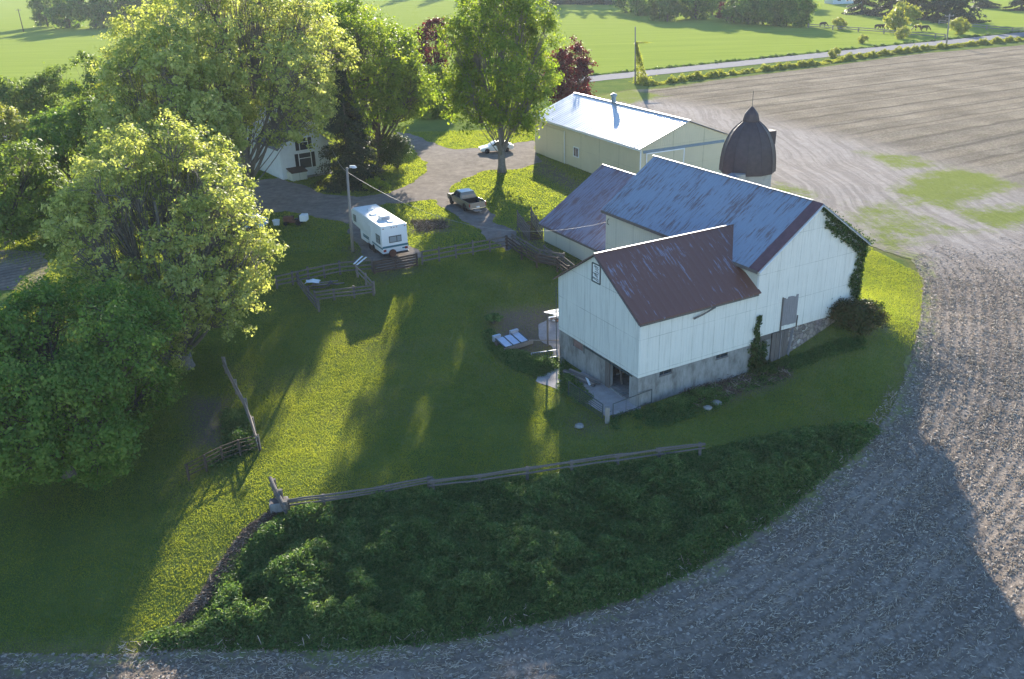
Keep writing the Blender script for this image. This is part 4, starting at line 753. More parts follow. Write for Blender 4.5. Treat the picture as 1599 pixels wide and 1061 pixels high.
for px, py, s, lab in [(1345, 22, .85, 'distant dark spruce left of the round lit bush'), (1390, 24, 1.0, 'distant dark spruce behind the round lit bush'), (1425, 28, .95, 'distant dark spruce behind the horses'), (1462, 30, 1.1, 'broad distant spruce right of the horses'), (1496, 34, 1.15, 'largest distant spruce near the pale road pole'), (1540, 12, .8, 'distant spruce second from the right edge'), (1594, 16, .8, 'distant spruce at the right edge')]:
    far(farD, px, py, s * .9, lab, sz=1.0)
for px, py, s, lab in [(1406, 50, 1.25, 'largest round lit yellow green roadside tree'), (1408, 61, .5, 'small yellow shrub below the large round lit tree'), (1309, 46, .55, 'round lit shrub beside the leftmost horses'), (1495, 54, .7, 'round lit shrub right of the pale road pole'), (1347, 68, .35, 'tiny yellow shrub at the roadside in front of the paddock'), (1303, 90, .35, 'tiny pale sapling on the near verge of the road')]:
    far(farC, px, py, s, lab)
G2 = 'distant trees at the top left'
for i, (px, py, s) in enumerate([(75, 42, .95), (110, 44, 1.0), (150, 45, 1.15), (190, 40, 1.2), (225, 38, 1.2), (262, 36, 1.1), (300, 34, 1.0)]):
    far(farA if i % 2 else farB, px, py, s * 1.1, ['leftmost of the distant dark trees at the top left', 'second distant dark tree from the left edge', 'third distant dark tree from the left edge', 'fourth distant dark tree from the left edge', 'fifth distant tree from the left edge with bare stems', 'sixth distant tree, beside the tall flowering maple', 'distant tree mostly behind the tall flowering maple'][i], grp=G2)
G3 = 'dark trees at the top edge beyond the hay field'
for i, px in enumerate([640, 690, 738, 780, 820, 850, 876, 904, 928, 948]):
    far(farD, px, 6 if px > 830 else -4, 1.15, ['dark distant tree at the top edge above the red maple gap', 'second dark distant tree along the top edge', 'third dark distant tree along the top edge', 'fourth dark distant tree along the top edge', 'fifth dark distant tree along the top edge', 'dark distant tree at the top edge right of the sunlit maple crown', 'seventh dark distant tree along the top edge', 'eighth dark distant tree along the top edge', 'ninth dark distant tree along the top edge', 'rightmost dark distant tree of the top edge clump'][i], grp=G3)
# vegetation that nobody could count
weeds('bank_weeds', 'knee high dark green weeds covering the bank below the rail fence', weed_w, 27000, .66, 81)
weeds('foundation_weeds', 'patchy weeds along the barn foundation', pxpoly([(945, 655), (1000, 640), (1100, 606), (1180, 590), (1215, 580), (1225, 592), (1150, 615), (1120, 640), (1040, 665), (960, 672)]), 1500, .5, 82, den=lambda q: vnoise(q[:, 0], q[:, 1], 1.2, 5) > .5, bl=(.08, .2))
weeds('foundation_weeds', 'green weeds between the stable door and the big bush', pxpoly([(1170, 580), (1230, 560), (1290, 540), (1350, 525), (1352, 545), (1280, 562), (1200, 592)]), 1200, .45, 83, bl=(.08, .18))
weeds('junk_weeds', 'rank weeds around the sheet metal pile', pxpoly([(765, 515), (790, 540), (840, 560), (870, 560), (872, 575), (840, 590), (800, 575), (765, 545), (755, 520)]), 1500, .5, 84, bl=(.08, .2))
weeds('pad_weeds', 'weeds growing between the gate and the lumber pile', pxpoly([(878, 560), (905, 600), (925, 625), (905, 632), (872, 612)]), 600, .55, 85, bl=(.08, .2))
weeds('fence_weeds', 'tall weeds along the inside of the left rail fence', pxpoly([(350, 640), (378, 640), (402, 700), (330, 735), (325, 720), (352, 700)]), 900, .8, 86, bl=(.1, .25))
vs_ = [(x, P(x, y)[1]) for x, y in ()]
vl = np.array([P(x, y)[:2] for x, y in [(1000, 134), (1030, 132), (1130, 118), (1280, 101), (1330, 93), (1440, 79), (1530, 70), (1620, 62)]]); vpoly = np.concatenate([vl + rn * 1.5, (vl - rn * 1.0)[::-1]])
weeds('verge_weeds', 'rough green verge hedge between the road and the tilled field', vpoly, 6500, .85, 87, mat='yellow', bl=(.25, .55), ccat='verge')
vl2 = np.array([r0 + rdir * s + rn * 4.2 for s in (10, 60, 110, 190, 260)]); weeds('verge_weeds', 'thin dark verge grass along the far side of the road', np.concatenate([vl2 + rn * .9, (vl2 - rn * .3)[::-1]]), 2600, .7, 88, mat='weed', bl=(.25, .5), ccat='verge')
def straw(name, label, poly, n, L, seed, c, cat='stubble', den=None, w=.022, up=.25, ang=None):
    rg = np.random.default_rng(seed); q = inpoly_samples(poly, n, rg, den); z = terr(q[:, 0], q[:, 1]) + gnz(q[:, 0], q[:, 1]) + .04; a = rg.uniform(0, PI, n) if ang is None else ang(q) + rg.normal(size=n) * .7; l = L * rg.uniform(.35, 1.5, n) * .5; tl = rg.normal(size=n) * up
    d = np.stack([np.cos(a) * l, np.sin(a) * l, tl * l], -1); s = np.stack([-np.sin(a) * w * .5, np.cos(a) * w * .5, np.zeros(n)], -1) * rg.uniform(.6, 1.8, n)[:, None]; p = np.stack([q[:, 0], q[:, 1], z + np.abs(tl) * l], -1); h = np.array([0, 0, w * .8])
    v = np.stack([p - d - s, p - d + s, p - d + h, p + d - s, p + d + s, p + d + h], 1).reshape(-1, 3); b = np.arange(n)[:, None] * 6
    o = arr_mesh(name, v, np.concatenate([b + np.array(x) for x in ((0, 2, 5, 3), (2, 1, 4, 5), (0, 3, 4, 1))]), c, attrs={'rnd': np.repeat(rg.random(n), 6)}); return tag(o, label, cat, kind='stuff')
t = NT('corn straw', .8, .2); t.color(t.ramp(t.attr('rnd'), [(0, (.18, .145, .11)), (.6, (.40, .33, .25)), (1, (.75, .66, .54))])); M['straw'] = t.m
t = NT('dry brown brush', .9, .2); t.color(t.ramp(t.attr('rnd'), [(0, (.06, .045, .035)), (.7, (.17, .13, .10)), (1, (.45, .38, .3))])); M['brush'] = t.m
nearF = np.concatenate([pxpoly(EDGE[1:-2]), pxpoly([(1500, 350), (1660, 350), (1700, 700), (1700, 1075), (800, 1075), (-60, 1075)])])
fT = samp(np.clip(trk, 0, 1)); fR = samp(row); dRx, dRy = np.gradient(row, axis=1) / np.gradient(GX, axis=1), np.gradient(row, axis=0) / np.gradient(GY, axis=0); fdx, fdy = samp(dRx), samp(dRy)
rang = lambda q: np.arctan2(fdx(q), -fdy(q)); rph = lambda q: .5 + .5 * np.cos(2 * PI * fR(q) / .76)
straw('corn_stubble', 'pale chopped corn stalks scattered over the tilled soil', nearF, 38000, .18, 91, M['straw'], den=lambda q: (.08 + 2.6 * vnoise(q[:, 0], q[:, 1], 1.1, 93) ** 4) * (.25 + rph(q)) * np.clip(1.1 - 1.2 * fT(q), 0, 1), w=.022, ang=rang)
straw('field_edge_straw', 'dry stalks standing along the weedy edge of the field', np.concatenate([edge_w[2:14] + 0, (edge_w[2:14] + np.array([-.35, .75]))[::-1]]), 1500, .26, 92, M['straw'], up=.5)
straw('dry_brush', 'strip of dead brown brush beside the weed bank', STRIP, 4200, .28, 94, M['brush'], 'brush', up=.25, w=.025)
straw('foundation_litter', 'scattered sticks and litter below the long barn wall', pxpoly([(1060, 610), (1130, 590), (1230, 575), (1235, 590), (1160, 612), (1090, 640)]), 1100, .45, 95, M['brush'], 'litter', up=.4, w=.03)
straw('fire_pit_brush', 'brown brush heap on the lawn between the camper and the pickup', pxpoly([(640, 346), (690, 344), (702, 356), (655, 364)]), 900, .38, 96, M['brush'], 'brush', up=.5, w=.03)

def clods(name, label, poly, n, seed, den):
    rg = np.random.default_rng(seed); q = inpoly_samples(poly, n, rg, den); z = terr(q[:, 0], q[:, 1]) + gnz(q[:, 0], q[:, 1]) + .015; r = .035 + .10 * rg.random(n) ** 3
    k = np.arange(5) * 2 * PI / 5; ang = rg.uniform(0, PI, n)[:, None] + k[None]; rr = r[:, None] * rg.uniform(.7, 1.3, (n, 5))
    ring = np.stack([q[:, 0, None] + np.cos(ang) * rr, q[:, 1, None] + np.sin(ang) * rr, np.repeat(z[:, None], 5, 1)], -1); topv = np.stack([q[:, 0] + rg.normal(size=n) * r * .3, q[:, 1] + rg.normal(size=n) * r * .3, z + r * rg.uniform(.25, .7, n)], -1)[:, None]
    v = np.concatenate([ring, topv], 1).reshape(-1, 3); b = np.arange(n)[:, None] * 6; f = np.concatenate([b + np.array([i, (i + 1) % 5, 5]) for i in range(5)])
    o = arr_mesh(name, v, f, M['clod'], attrs={'rnd': np.repeat(rg.random(n), 6)}); return tag(o, label, 'soil', kind='stuff')
t = NT('soil clods', .95, .1); t.color(t.ramp(t.attr('rnd'), [(0, (.15, .125, .105)), (.7, (.27, .23, .19)), (1, (.42, .36, .30))])); M['clod'] = t.m
clods('soil_clods', 'loose clods of earth lying along the tilled rows', nearF, 70000, 97, lambda q: (.25 + .75 * rph(q) ** 2) * np.clip(1.1 - 1.2 * fT(q), 0, 1))

# ------------------------------------------------------------------ vehicles (local x forward, y left, z up)
def wheel(parent, x, y, r, w, side):
    o = MB().lathe([(r * .55, -w / 2), (r * .93, -w / 2), (r, -w / 2 + .03), (r, w / 2 - .03), (r * .93, w / 2), (r * .55, w / 2)], 24, (x, y, r), 'y').build('wheel', M['tyre'], parent, auto=40)
    q = MB().lathe([(r * .56, w * .44), (r * .5, w * .30), (r * .18, w * .34), (r * .12, w * .46)], 18, (0, 0, 0), 'y')
    if side < 0: q.xf(Matrix.Rotation(PI, 4, 'Z'))
    q.xf(Matrix.Translation((x, y, r))); q.build('rim', M['rim'], o, auto=40)
def arch(cx, r, z, n=7): return [(cx - r * math.cos(PI * i / n), z + r * math.sin(PI * i / n) * 1.0) for i in range(n + 1)]
def extrude_side(mb, prof, y0, y1): return mb.poly([(x, y0, z) for x, z in prof], (0, y1 - y0, 0))
# camper
a_ = math.atan2(.885, -.467); cp = empty('camper_trailer', 'white fifth wheel camper trailer with teal stripe parked beside the lamp pole', 'camper', (0, 0, 0), a_)
p1, p2 = P(596, 398, .6), P(638, 391, .6); rc = (p1 + p2) / 2; cp.location = (rc[0] + .05, rc[1] + .1, T(rc[0], rc[1]) - .02); Wc = 1.22; Lc = 8.1; z0, z1 = .62, 3.12
prof = [(0, z0)] + [(.55, z0), (2.05, z0)] + arch(2.6, .42, z0)[0:0] + [(2.05, z0), (2.15, z0 + .3), (3.85, z0 + .3), (3.95, z0), (5.7, z0), (5.75, 1.5), (7.75, 1.62), (8.1, 2.0), (8.05, 2.75), (7.7, 3.05), (0, z1)]
prof = [p for i, p in enumerate(prof) if i == 0 or p != prof[i - 1]]
extrude_side(MB(), prof, -Wc, Wc).build('body', M['rv'], cp, bevel=.04, auto=35)
MB().box(.04, -Wc + .04, z1 - .04, 7.6, Wc - .04, z1 + .015).build('roof', M['rvroof'], cp)
MB().box(-.02, -Wc - .012, 1.02, .0 + 2.6, -Wc + .01, 1.17).box(-.02, Wc - .01, 1.02, 5.6, Wc + .012, 1.17).box(-.042, -Wc, 1.12, -.02, Wc, 1.3).box(2.9, Wc - .01, 1.2, 5.6, Wc + .014, 1.3).build('stripe', M['teal'], cp)
def rvwin(x0, y0, z0_, x1, y1, z1_, bar):
    w = MB().box(x0, y0, z0_, x1, y1, z1_).build('window', M['blacktrim'], cp, bevel=.01); f = MB()
    if x1 - x0 < .1: m = y0 + (y1 - y0) * .38; f.box(x0 - .01, y0 + .05, z0_ + .06, x0 + .005, m - .03, z1_ - .06); f.box(x0 - .01, m + .03, z0_ + .06, x0 + .005, y1 - .05, z1_ - .06)
    else: f.box(x0 + .06, y1 - .005, z0_ + .05, x1 - .06, y1 + .01, (z0_ + z1_) / 2 - .03); f.box(x0 + .06, y1 - .005, (z0_ + z1_) / 2 + .03, x1 - .06, y1 + .01, z1_ - .05)
    f.build('pane', M['rwin'], w)
M['rwin'] = glassm('grey tinted pane', (.30, .34, .36), .15)
rvwin(-.05, -.62, 1.55, -.0, .55, 2.15, 1); rvwin(.45, Wc - .02, 1.4, 1.45, Wc + .03, 2.2, 0); rvwin(6.7, Wc - .02, 1.95, 7.4, Wc + .03, 2.6, 0)
MB().box(2.6, Wc - .01, .75, 3.4, Wc + .02, 2.6).box(5.0, Wc - .01, .8, 5.6, Wc + .02, 1.4).build('hatch', M['rv'], cp, bevel=.01)
MB().box(1.9, -.45, z1 + .01, 2.75, .45, z1 + .36).build('air_conditioner', M['whitepaint'], cp, bevel=.06); MB().box(1.86, -.40, z1 + .06, 1.9, .40, z1 + .28).build('grille', M['galv'], cp)
for x, y, s in ((1.1, -.1, .24), (4.2, .35, .3), (4.0, -.5, .18), (6.0, 0, .25)): MB().box(x - s, y - s, z1 + .01, x + s, y + s, z1 + .12).build('roof_vent', M['rvroof'], cp, bevel=.03)
MB().tube([(.7, -.6, z1), (.7, -.6, z1 + .16)], .05, 8).tube([(1.1, -.8, z1), (1.1, -.8, z1 + .14)], .04, 8).build('vent_pipe', M['blacktrim'], cp)
for y in (-1.02, 1.02):
    MB().box(-.04, y - .13, .8, -.0, y + .13, 1.0).build('tail_light', M['redlamp'], cp); MB().box(-.03, y - .06, 2.88, .0, y + .06, 2.94).build('marker_light', M['redlamp'], cp)
MB().box(-.03, -.3, 2.9, .0, -.2, 2.95).box(-.03, -.05, 2.9, .0, .05, 2.95).box(-.03, .2, 2.9, .0, .3, 2.95).build('marker_light', M['redlamp'], cp)
MB().box(-.02, -.95, .86, -.005, -.65, .98).build('plate', M['teal'], cp); MB().box(-.15, -Wc, .48, .3, Wc, .6).build('bumper', M['blacktrim'], cp)
MB().lathe([(.2, -.06), (.33, -.08), (.36, 0), (.33, .08), (.2, .06)], 20, (-.14, .35, .62), 'x').build('spare_wheel', M['rust'], cp, auto=40)
for x in (2.58, 3.42):
    for s in (-1, 1): wheel(cp, x, s * (Wc - .15), .36, .22, s)
for y in (-.7, .7): MB().tube([(6.0, y, -.02), (6.0, y, 1.55)], .045, 8).build('landing_leg', M['galv'], cp)
MB().box(.3, -.9, .5, 5.7, .9, .63).build('chassis', M['blacktrim'], cp)
# pickup
pk = empty('pickup_truck', 'grey green crew cab pickup truck parked on the gravel lane', 'pickup', (0, 0, 0), math.atan2(.895, -.447)); p = (P(733, 334) + P(760, 329)) / 2; pk.location = (p[0], p[1] - .4, T(p[0], p[1]) + .03); W2 = .98; PL = 5.7
low = [(.05, .45)] + arch(1.25, .46, .45)[:] + arch(4.75, .46, .45)[:] + [(5.6, .45), (5.68, .75), (5.6, 1.02), (4.3, 1.12), (2.15, 1.14), (2.15, 1.12)]
b0_ = [(x, z) for x, z in low] + [(.02, 1.12), (0, .7)]
extrude_side(MB(), b0_, -W2, -W2 + .09).build('bed_side', M['truck'], pk, bevel=.02, auto=40); extrude_side(MB(), b0_, W2 - .09, W2).build('bed_side', M['truck'], pk, bevel=.02, auto=40)
extrude_side(MB(), [(2.15, .5), (5.55, .5), (5.62, .75), (5.5, 1.0), (4.3, 1.1), (2.15, 1.12)], -W2 + .091, W2 - .091).build('body', M['truck'], pk, bevel=.03, auto=40)
MB().box(.1, -W2 + .09, .58, 2.149, W2 - .09, .64).box(2.05, -W2 + .1, .64, 2.14, W2 - .1, 1.08).build('bed', M['blacktrim'], pk)
MB().box(-.02, -W2 + .1, .55, .08, W2 - .1, 1.1).build('tailgate', M['tan'], pk, bevel=.02, label='dusty tan tailgate')
m = MB(); bt = [(2.2, -.93), (4.35, -.93), (4.35, .93), (2.2, .93)]; tp_ = [(2.4, -.74), (3.75, -.74), (3.75, .74), (2.4, .74)]; n0 = len(m.v); m.v += [(x, y, 1.12) for x, y in bt] + [(x, y, 1.72) for x, y in tp_]
for k in range(4): m.f.append([k, (k + 1) % 4, 4 + (k + 1) % 4, 4 + k])
m.f += [[3, 2, 1, 0], [4, 5, 6, 7]]; m.build('cab', M['truck'], pk, bevel=.05, auto=40)
MB().box(2.42, -.7, 1.715, 3.7, .7, 1.75).build('cab_roof', M['rvroof'], pk, bevel=.02, label='pale cab roof')
def quad3(a, b, c, d, off): q = [Vector(v) for v in (a, b, c, d)]; n = (q[1] - q[0]).cross(q[2] - q[0]).normalized() * off; return MB().poly([v + n for v in q], n * .5)
for s in (-1, 1):
    for x0, x1, X0, X1 in ((2.42, 3.1, 2.5, 3.1), (3.16, 4.1, 3.16, 3.68)): quad3((x0, s * .925, 1.17), (x1, s * .925, 1.17), (X1, s * .765, 1.65), (X0, s * .765, 1.65), .012 * (-s)).build('side_window', M['glass'], pk)
    for x in (1.25, 4.75): wheel(pk, x, s * .86, .4, .24, s)
    MB().box(-.03, s * .92 - .05, .72, .03, s * .92 + .05, 1.05).build('tail_light', M['redlamp'], pk); MB().box(3.9, s * 1.0 - .02, 1.12, 4.05, s * 1.0 + s * .14 + .02, 1.3).build('wing_mirror', M['blacktrim'], pk)
    MB().box(5.6, s * .75 - .15, .78, 5.69, s * .75 + .15, .95).build('headlight', M['rvroof'], pk)
quad3((2.2, -.8, 1.2), (2.2, .8, 1.2), (2.38, .68, 1.66), (2.38, -.68, 1.66), .012).build('rear_window', M['tan'], pk, label='rear window with a tan reflection painted in'); quad3((4.33, -.85, 1.15), (4.33, .85, 1.15), (3.78, .7, 1.68), (3.78, -.7, 1.68), -.012).build('windscreen', M['glass'], pk)  # tan colour on the rear window stands in for a reflection
MB().box(-.14, -.9, .42, .0, .9, .56).build('bumper', M['chrome'], pk, bevel=.02); MB().box(-.75, -.15, .36, -.14, .6, .42).bar((-.75, .2, .39), (-1.2, .2, .35), .08, .06).build('hitch_rack', M['palewood'], pk); MB().box(-.15, -.16, .6, -.02, .16, .72).build('plate', M['whitepaint'], pk)
MB().box(5.62, -.85, .42, 5.78, .85, .6).build('front_bumper', M['chrome'], pk, bevel=.02)
# cars
def car(label, loc, rz, paint):
    c = empty('parked_car', label, 'car', loc, rz); W3 = .88
    lo = [(-.02 + .05, .32)] + arch(.95, .36, .3) + arch(3.6, .36, .3) + [(4.4, .3), (4.48, .5), (4.4, .68), (3.3, .88), (.35, .98), (.0, .85), (-.02, .5)]
    extrude_side(MB(), lo, -W3, W3).build('body', paint, c, bevel=.05, auto=40); m = MB(); xs = [(.4, 1.0, .95), (1.05, 1.38, .66), (2.2, 1.43, .66), (3.3, .9, .72)]
    m.poly([(.3, -.8, .95), (3.35, -.8, .88), (3.35, .8, .88), (.3, .8, .95)]); m = MB(); m.v = [(.3, -.82, .93), (3.4, -.82, .86), (3.4, .82, .86), (.3, .82, .93), (.95, -.6, 1.38), (2.45, -.6, 1.42), (2.45, .6, 1.42), (.95, .6, 1.38)]
    m.f = [[0, 1, 5, 4], [1, 2, 6, 5], [2, 3, 7, 6], [3, 0, 4, 7], [3, 2, 1, 0], [4, 5, 6, 7]]; m.build('cabin', paint, c, bevel=.06, auto=40)
    for s in (-1, 1):
        for a, b, A_, B_ in ((.62, 1.6, 1.05, 1.6), (1.66, 2.95, 1.66, 2.38)): quad3((a, s * .81, .98), (b, s * .81, .96), (B_, s * .635, 1.34), (A_, s * .635, 1.32), .014 * (-s)).build('side_window', M['glass'], c)
        for x in (.95, 3.6): wheel(c, x, s * .78, .32, .2, s)
        MB().box(-.04, s * .66 - .14, .68, .03, s * .66 + .14, .82).build('tail_light', M['redlamp'], c); MB().box(4.38, s * .62 - .16, .56, 4.47, s * .62 + .16, .66).build('headlight', M['rvroof'], c)
    quad3((3.3, -.68, .93), (3.3, .68, .93), (2.52, .54, 1.38), (2.52, -.54, 1.38), -.014).build('windscreen', M['glass'], c); quad3((.38, -.68, .99), (.38, .68, .99), (.9, .54, 1.34), (.9, -.54, 1.34), .014).build('rear_window', M['glass'], c); return c
p = P(800, 237); car('white hatchback parked behind the trunk of the lawn maple', (p[0], p[1] + .7, 0.02), math.atan2(-.22, -.97), M['carwhite'])
p = P(412, 362); car('pale blue car mostly hidden behind the big flowering maple', (p[0], p[1] + 1, T(p[0], p[1]) + .02), math.atan2(.1, -1), plain('pale blue car paint', (.3, .5, .72), .3, .05))
# riding mower and white tub
p = P(472, 352); mw = empty('riding_mower', 'dark red riding mower with a pale bagger beside the gravel', 'mower', (p[0], p[1] + .3, T(p[0], p[1])), PI * .97)
MB().box(.9, -.3, .35, 1.9, .3, .85).build('hood', M['rust'], mw, bevel=.06); MB().box(.15, -.45, .28, 1.2, .45, .42).build('deck', M['rust'], mw, bevel=.03); MB().box(.3, -.25, .5, .75, .25, .62).box(.22, -.25, .6, .32, .25, 1.0).build('seat', M['blacktrim'], mw, bevel=.03); MB().box(-.55, -.45, .4, .15, .45, 1.05).build('bagger', M['whitepaint'], mw, bevel=.08)
MB().tube([(1.15, 0, .8), (.95, 0, 1.1)], .02, 6).build('steering_column', M['blacktrim'], mw)
for x, r in ((.35, .28), (1.65, .2)):
    for s in (-1, 1): wheel(mw, x, s * .42, r, .18, s)
p = P(432, 352); tb = empty('plastic_tub', 'small white plastic tub left of the riding mower', 'tub', tuple(p)); MB().lathe([(.3, 0), (.36, .5), (.39, .5), (.39, .54), (.3, .54), (.27, .1)], 20).build('shell', M['whitepaint'], tb, auto=40); MB().tube([(.38, -.1, .5), (.46, -.1, .42), (.46, .1, .42), (.38, .1, .5)], .015, 6).build('handle', M['blacktrim'], tb)

# ------------------------------------------------------------------ farmhouse
hs = empty('farmhouse', 'white clapboard farmhouse with grey roof half hidden by the trees', 'house', (-27.1, 106.2, 0), .62); HW, HL, HE, HR = 6.4, 7.5, 3.9, 6.6
MB().poly([(0, 0, -.2), (HW, 0, -.2), (HW, 0, HE), (HW / 2, 0, HR), (0, 0, HE)], (0, .2, 0)).build('wall', M['housewhite'], hs); MB().box(0, .201, -.2, .2, HL, HE).build('wall', M['housewhite'], hs); MB().box(HW - .2, .201, -.2, HW, HL, HE).build('wall', M['housewhite'], hs)
sH = (HR - HE) / (HW / 2)
for s in (0, 1):
    x_ = lambda v: v if s == 0 else HW - v
    MB().poly([(x_(-.35), -.3, HE - .35 * sH + .03), (x_(-.35), HL, HE - .35 * sH + .03), (HW / 2, HL, HR + .03), (HW / 2, -.3, HR + .03)], (0, 0, .1)).build('roof', M['asphalt_shingle'], hs)
MB().bar((-.33, -.31, HE - .3 * sH), (HW / 2, -.31, HR), .04, .2, up=(0, 1, 0)).bar((HW + .33, -.31, HE - .3 * sH), (HW / 2, -.31, HR), .04, .2, up=(0, 1, 0)).build('bargeboard', M['trim'], hs)
for z0_, z1_, wd in ((3.3, 4.7, 1.0), (1.1, 2.9, 1.5)):
    cx = HW / 2 - .1; w = MB().box(cx - wd / 2, -.05, z0_, cx + wd / 2, -.0, z1_).build('window', M['glass'], hs); f = MB()
    for a in ((cx - wd / 2 - .08, z0_ - .08, cx - wd / 2, z1_ + .08), (cx + wd / 2, z0_ - .08, cx + wd / 2 + .08, z1_ + .08), (cx - wd / 2, z1_, cx + wd / 2, z1_ + .08), (cx - wd / 2, z0_ - .08, cx + wd / 2, z0_), (cx - wd / 2, z0_ * .35 + z1_ * .65, cx + wd / 2, z0_ * .35 + z1_ * .65 + .06)): f.box(a[0], -.08, a[1], a[2], -.051 if a[0] == cx - wd / 2 and a[2] == cx + wd / 2 else .0, a[3])
    f.build('frame', M['trim'], w)
    for s in (-1, 1): x = cx + s * (wd / 2 + .32); MB().box(x - .22, -.07, z0_, x + .22, -.005, z1_).build('shutter', M['shutter'], hs)
MB().box(-3.2, HL + .001, -.2, 8.5, HL + 9, 5.2).build('wall', M['housewhite'], hs, label='white walls of the taller rear part')
MB().poly([(-3.6, HL - .4, 5.15), (-3.6, HL + 9.4, 5.15), (2.65, HL + 9.4, 8.2), (2.65, HL - .4, 8.2)], (0, 0, .12)).build('roof', M['asphalt_shingle'], hs); MB().poly([(8.9, HL - .4, 5.15), (8.9, HL + 9.4, 5.15), (2.65, HL + 9.4, 8.2), (2.65, HL - .4, 8.2)], (0, 0, .12)).build('roof', M['asphalt_shingle'], hs)
MB().poly([(-3.2, HL, 5.2), (8.5, HL, 5.2), (2.65, HL, 8.1)], (0, .2, 0)).build('gable', M['housewhite'], hs)
MB().box(.6, -1.5, -.1, 2.5, -.01, 1.0).build('cellar_box', M['cream_siding'], hs); MB().poly([(.5, -1.65, 1.0), (2.6, -1.65, 1.0), (2.6, -.01, 1.35), (.5, -.01, 1.35)], (0, 0, .07)).build('cellar_roof', M['darkwood'], hs)
MB().box(2.8, -.9, -.1, HW, -.01, .12).build('porch_slab', M['concrete'], hs)
# distant farm building at the top edge
fb = empty('distant_house', 'distant pale farm building at the top edge beyond the paddock', 'house', tuple(P(1300, 7)), .1)
MB().box(0, 0, -.1, 14, 8, 5).build('wall', M['housewhite'], fb); MB().poly([(-.4, -.4, 5), (14.4, -.4, 5), (14.4, 4, 8), (-.4, 4, 8)], (0, 0, .15)).build('roof', M['rust_roof'], fb); MB().poly([(-.4, 8.4, 5), (14.4, 8.4, 5), (14.4, 4, 8), (-.4, 4, 8)], (0, 0, .15)).build('roof', M['rust_roof'], fb)
for x in (2, 6, 10): MB().box(x, -.06, 1.2, x + 1.4, -.01, 3.2).build('window', M['glass'], fb)

# ------------------------------------------------------------------ poles and cables
b = P(551, 394); lp = empty('lamp_pole', 'leaning grey wooden lamp pole left of the camper', 'lamp pole', tuple(b)); tpv = atY(541.5, 262, b[1] + .1) - b
MB().tube([(0, 0, -.3), tuple(tpv * .5), tuple(tpv)], [.15, .13, .10], 10).build('pole', M['pole'], lp, smooth=True); tv = Vector(tpv)
MB().tube([tv + Vector((0, 0, -.25)), tv + Vector((.3, -.1, .1)), tv + Vector((.62, -.15, .12))], .03, 8).build('arm', M['galv'], lp); l = MB().lathe([(.1, .12), (.16, .05), (.24, -.06), (.2, -.1)], 16, tuple(tv + Vector((.68, -.16, .08)))).build('lamp_head', M['lamp'], lp, auto=40); MB().box(tv.x + .3, tv.y - .22, tv.z - .0, tv.x + .58, tv.y - .05, tv.z + .2).build('sensor', M['lamp'], l)
def cable(label, a, b_, sag, r=.014):
    a, b_ = Vector(a), Vector(b_); o = MB().tube([(a.lerp(b_, s) - Vector((0, 0, sag * 4 * s * (1 - s)))) - a for s in np.linspace(0, 1, 20)], r, 4).build('overhead_cable', M['wire'], None); o.location = a; tag(o, label, 'cable')
ptop = Vector(b) + tv - Vector((0, 0, .4)); bb = B3(-.22, Lm - .5, 4.35)
cable('cable sagging from the lamp pole to the barn corner above the rusty wing roof', ptop, bb, 2.6, .016); hq = np.array([-27.1, 106.2, 0]) + np.array([math.cos(.62) * 6.4, math.sin(.62) * 6.4, 4.2]); cable('short cable from the lamp pole to the farmhouse', ptop, hq, .7)
b = P(992, 131); up_ = empty('utility_pole', 'tall utility pole with vines trailing down its guy wire at the road', 'utility pole', tuple(b)); top = atY(992, 42, b[1]) - b
MB().tube([(0, 0, -.3), tuple(top)], [.17, .11], 10).build('pole', M['pole'], up_, smooth=True); g0 = atY(993, 68, b[1]) - b; g1 = P(1012, 130) - b; MB().tube([tuple(g0), tuple(g1)], .03, 4).build('guy_wire', M['wire'], up_)
rg = np.random.default_rng(77); n = 3400; s = rg.random(n); base = np.outer(1 - s, g0) + np.outer(s, g1); sp = np.outer(rg.random(n) ** 1.5, np.array([1, 0, 0])) * (-(base[:, 0]) * 1.0)[:, None] * (s > .12)[:, None]; pos = base + sp + rg.normal(size=(n, 3)) * np.array([.16, .16, .22]); ex = rg.random(n) < .07; pos[ex] = g0 + np.abs(rg.normal(size=(ex.sum(), 3))) * np.array([1.3, .2, .1]); lowm = rg.random(n) < .3; pos[lowm] = (g1 * .55) + rg.normal(size=(lowm.sum(), 3)) * np.array([.9, .5, .45]) + np.array([0, 0, .5])
t = empty('ivy', 'yellow green vine hanging on the guy wire of the road pole', 'vine', tuple(b)); leaves_obj('leaves', pos, .3 * rg.uniform(.5, 1.3, n), unit(rg.normal(size=(n, 3))), LF['yellow'], t, rg)
for px, py, yt, lab in ((1478, 70, 22, 'slim pale utility pole on the near verge at the right'), (37, 50, 14, 'leaning dark utility pole at the top left corner')):
    b = P(px, py); u = empty('utility_pole', lab, 'utility pole', tuple(b)); top = atY(px + (5 if px > 1000 else -9), yt, b[1]) - b; MB().tube([(0, 0, -.2), tuple(top)], [.2, .14], 8).build('pole', M['pole'] if px > 1000 else M['darkwood'], u, smooth=True); tv2 = Vector(top); MB().bar(tv2 + Vector((-1.1, 0, -.5)), tv2 + Vector((1.1, 0, -.5)), .12, .14).build('crossarm', M['pole'], u)
    for x in (-1, 0, 1): MB().lathe([(.05, 0), (.07, .1), (.03, .2)], 8, tuple(tv2 + Vector((x, 0, -.42)))).build('insulator', M['galv'], u)

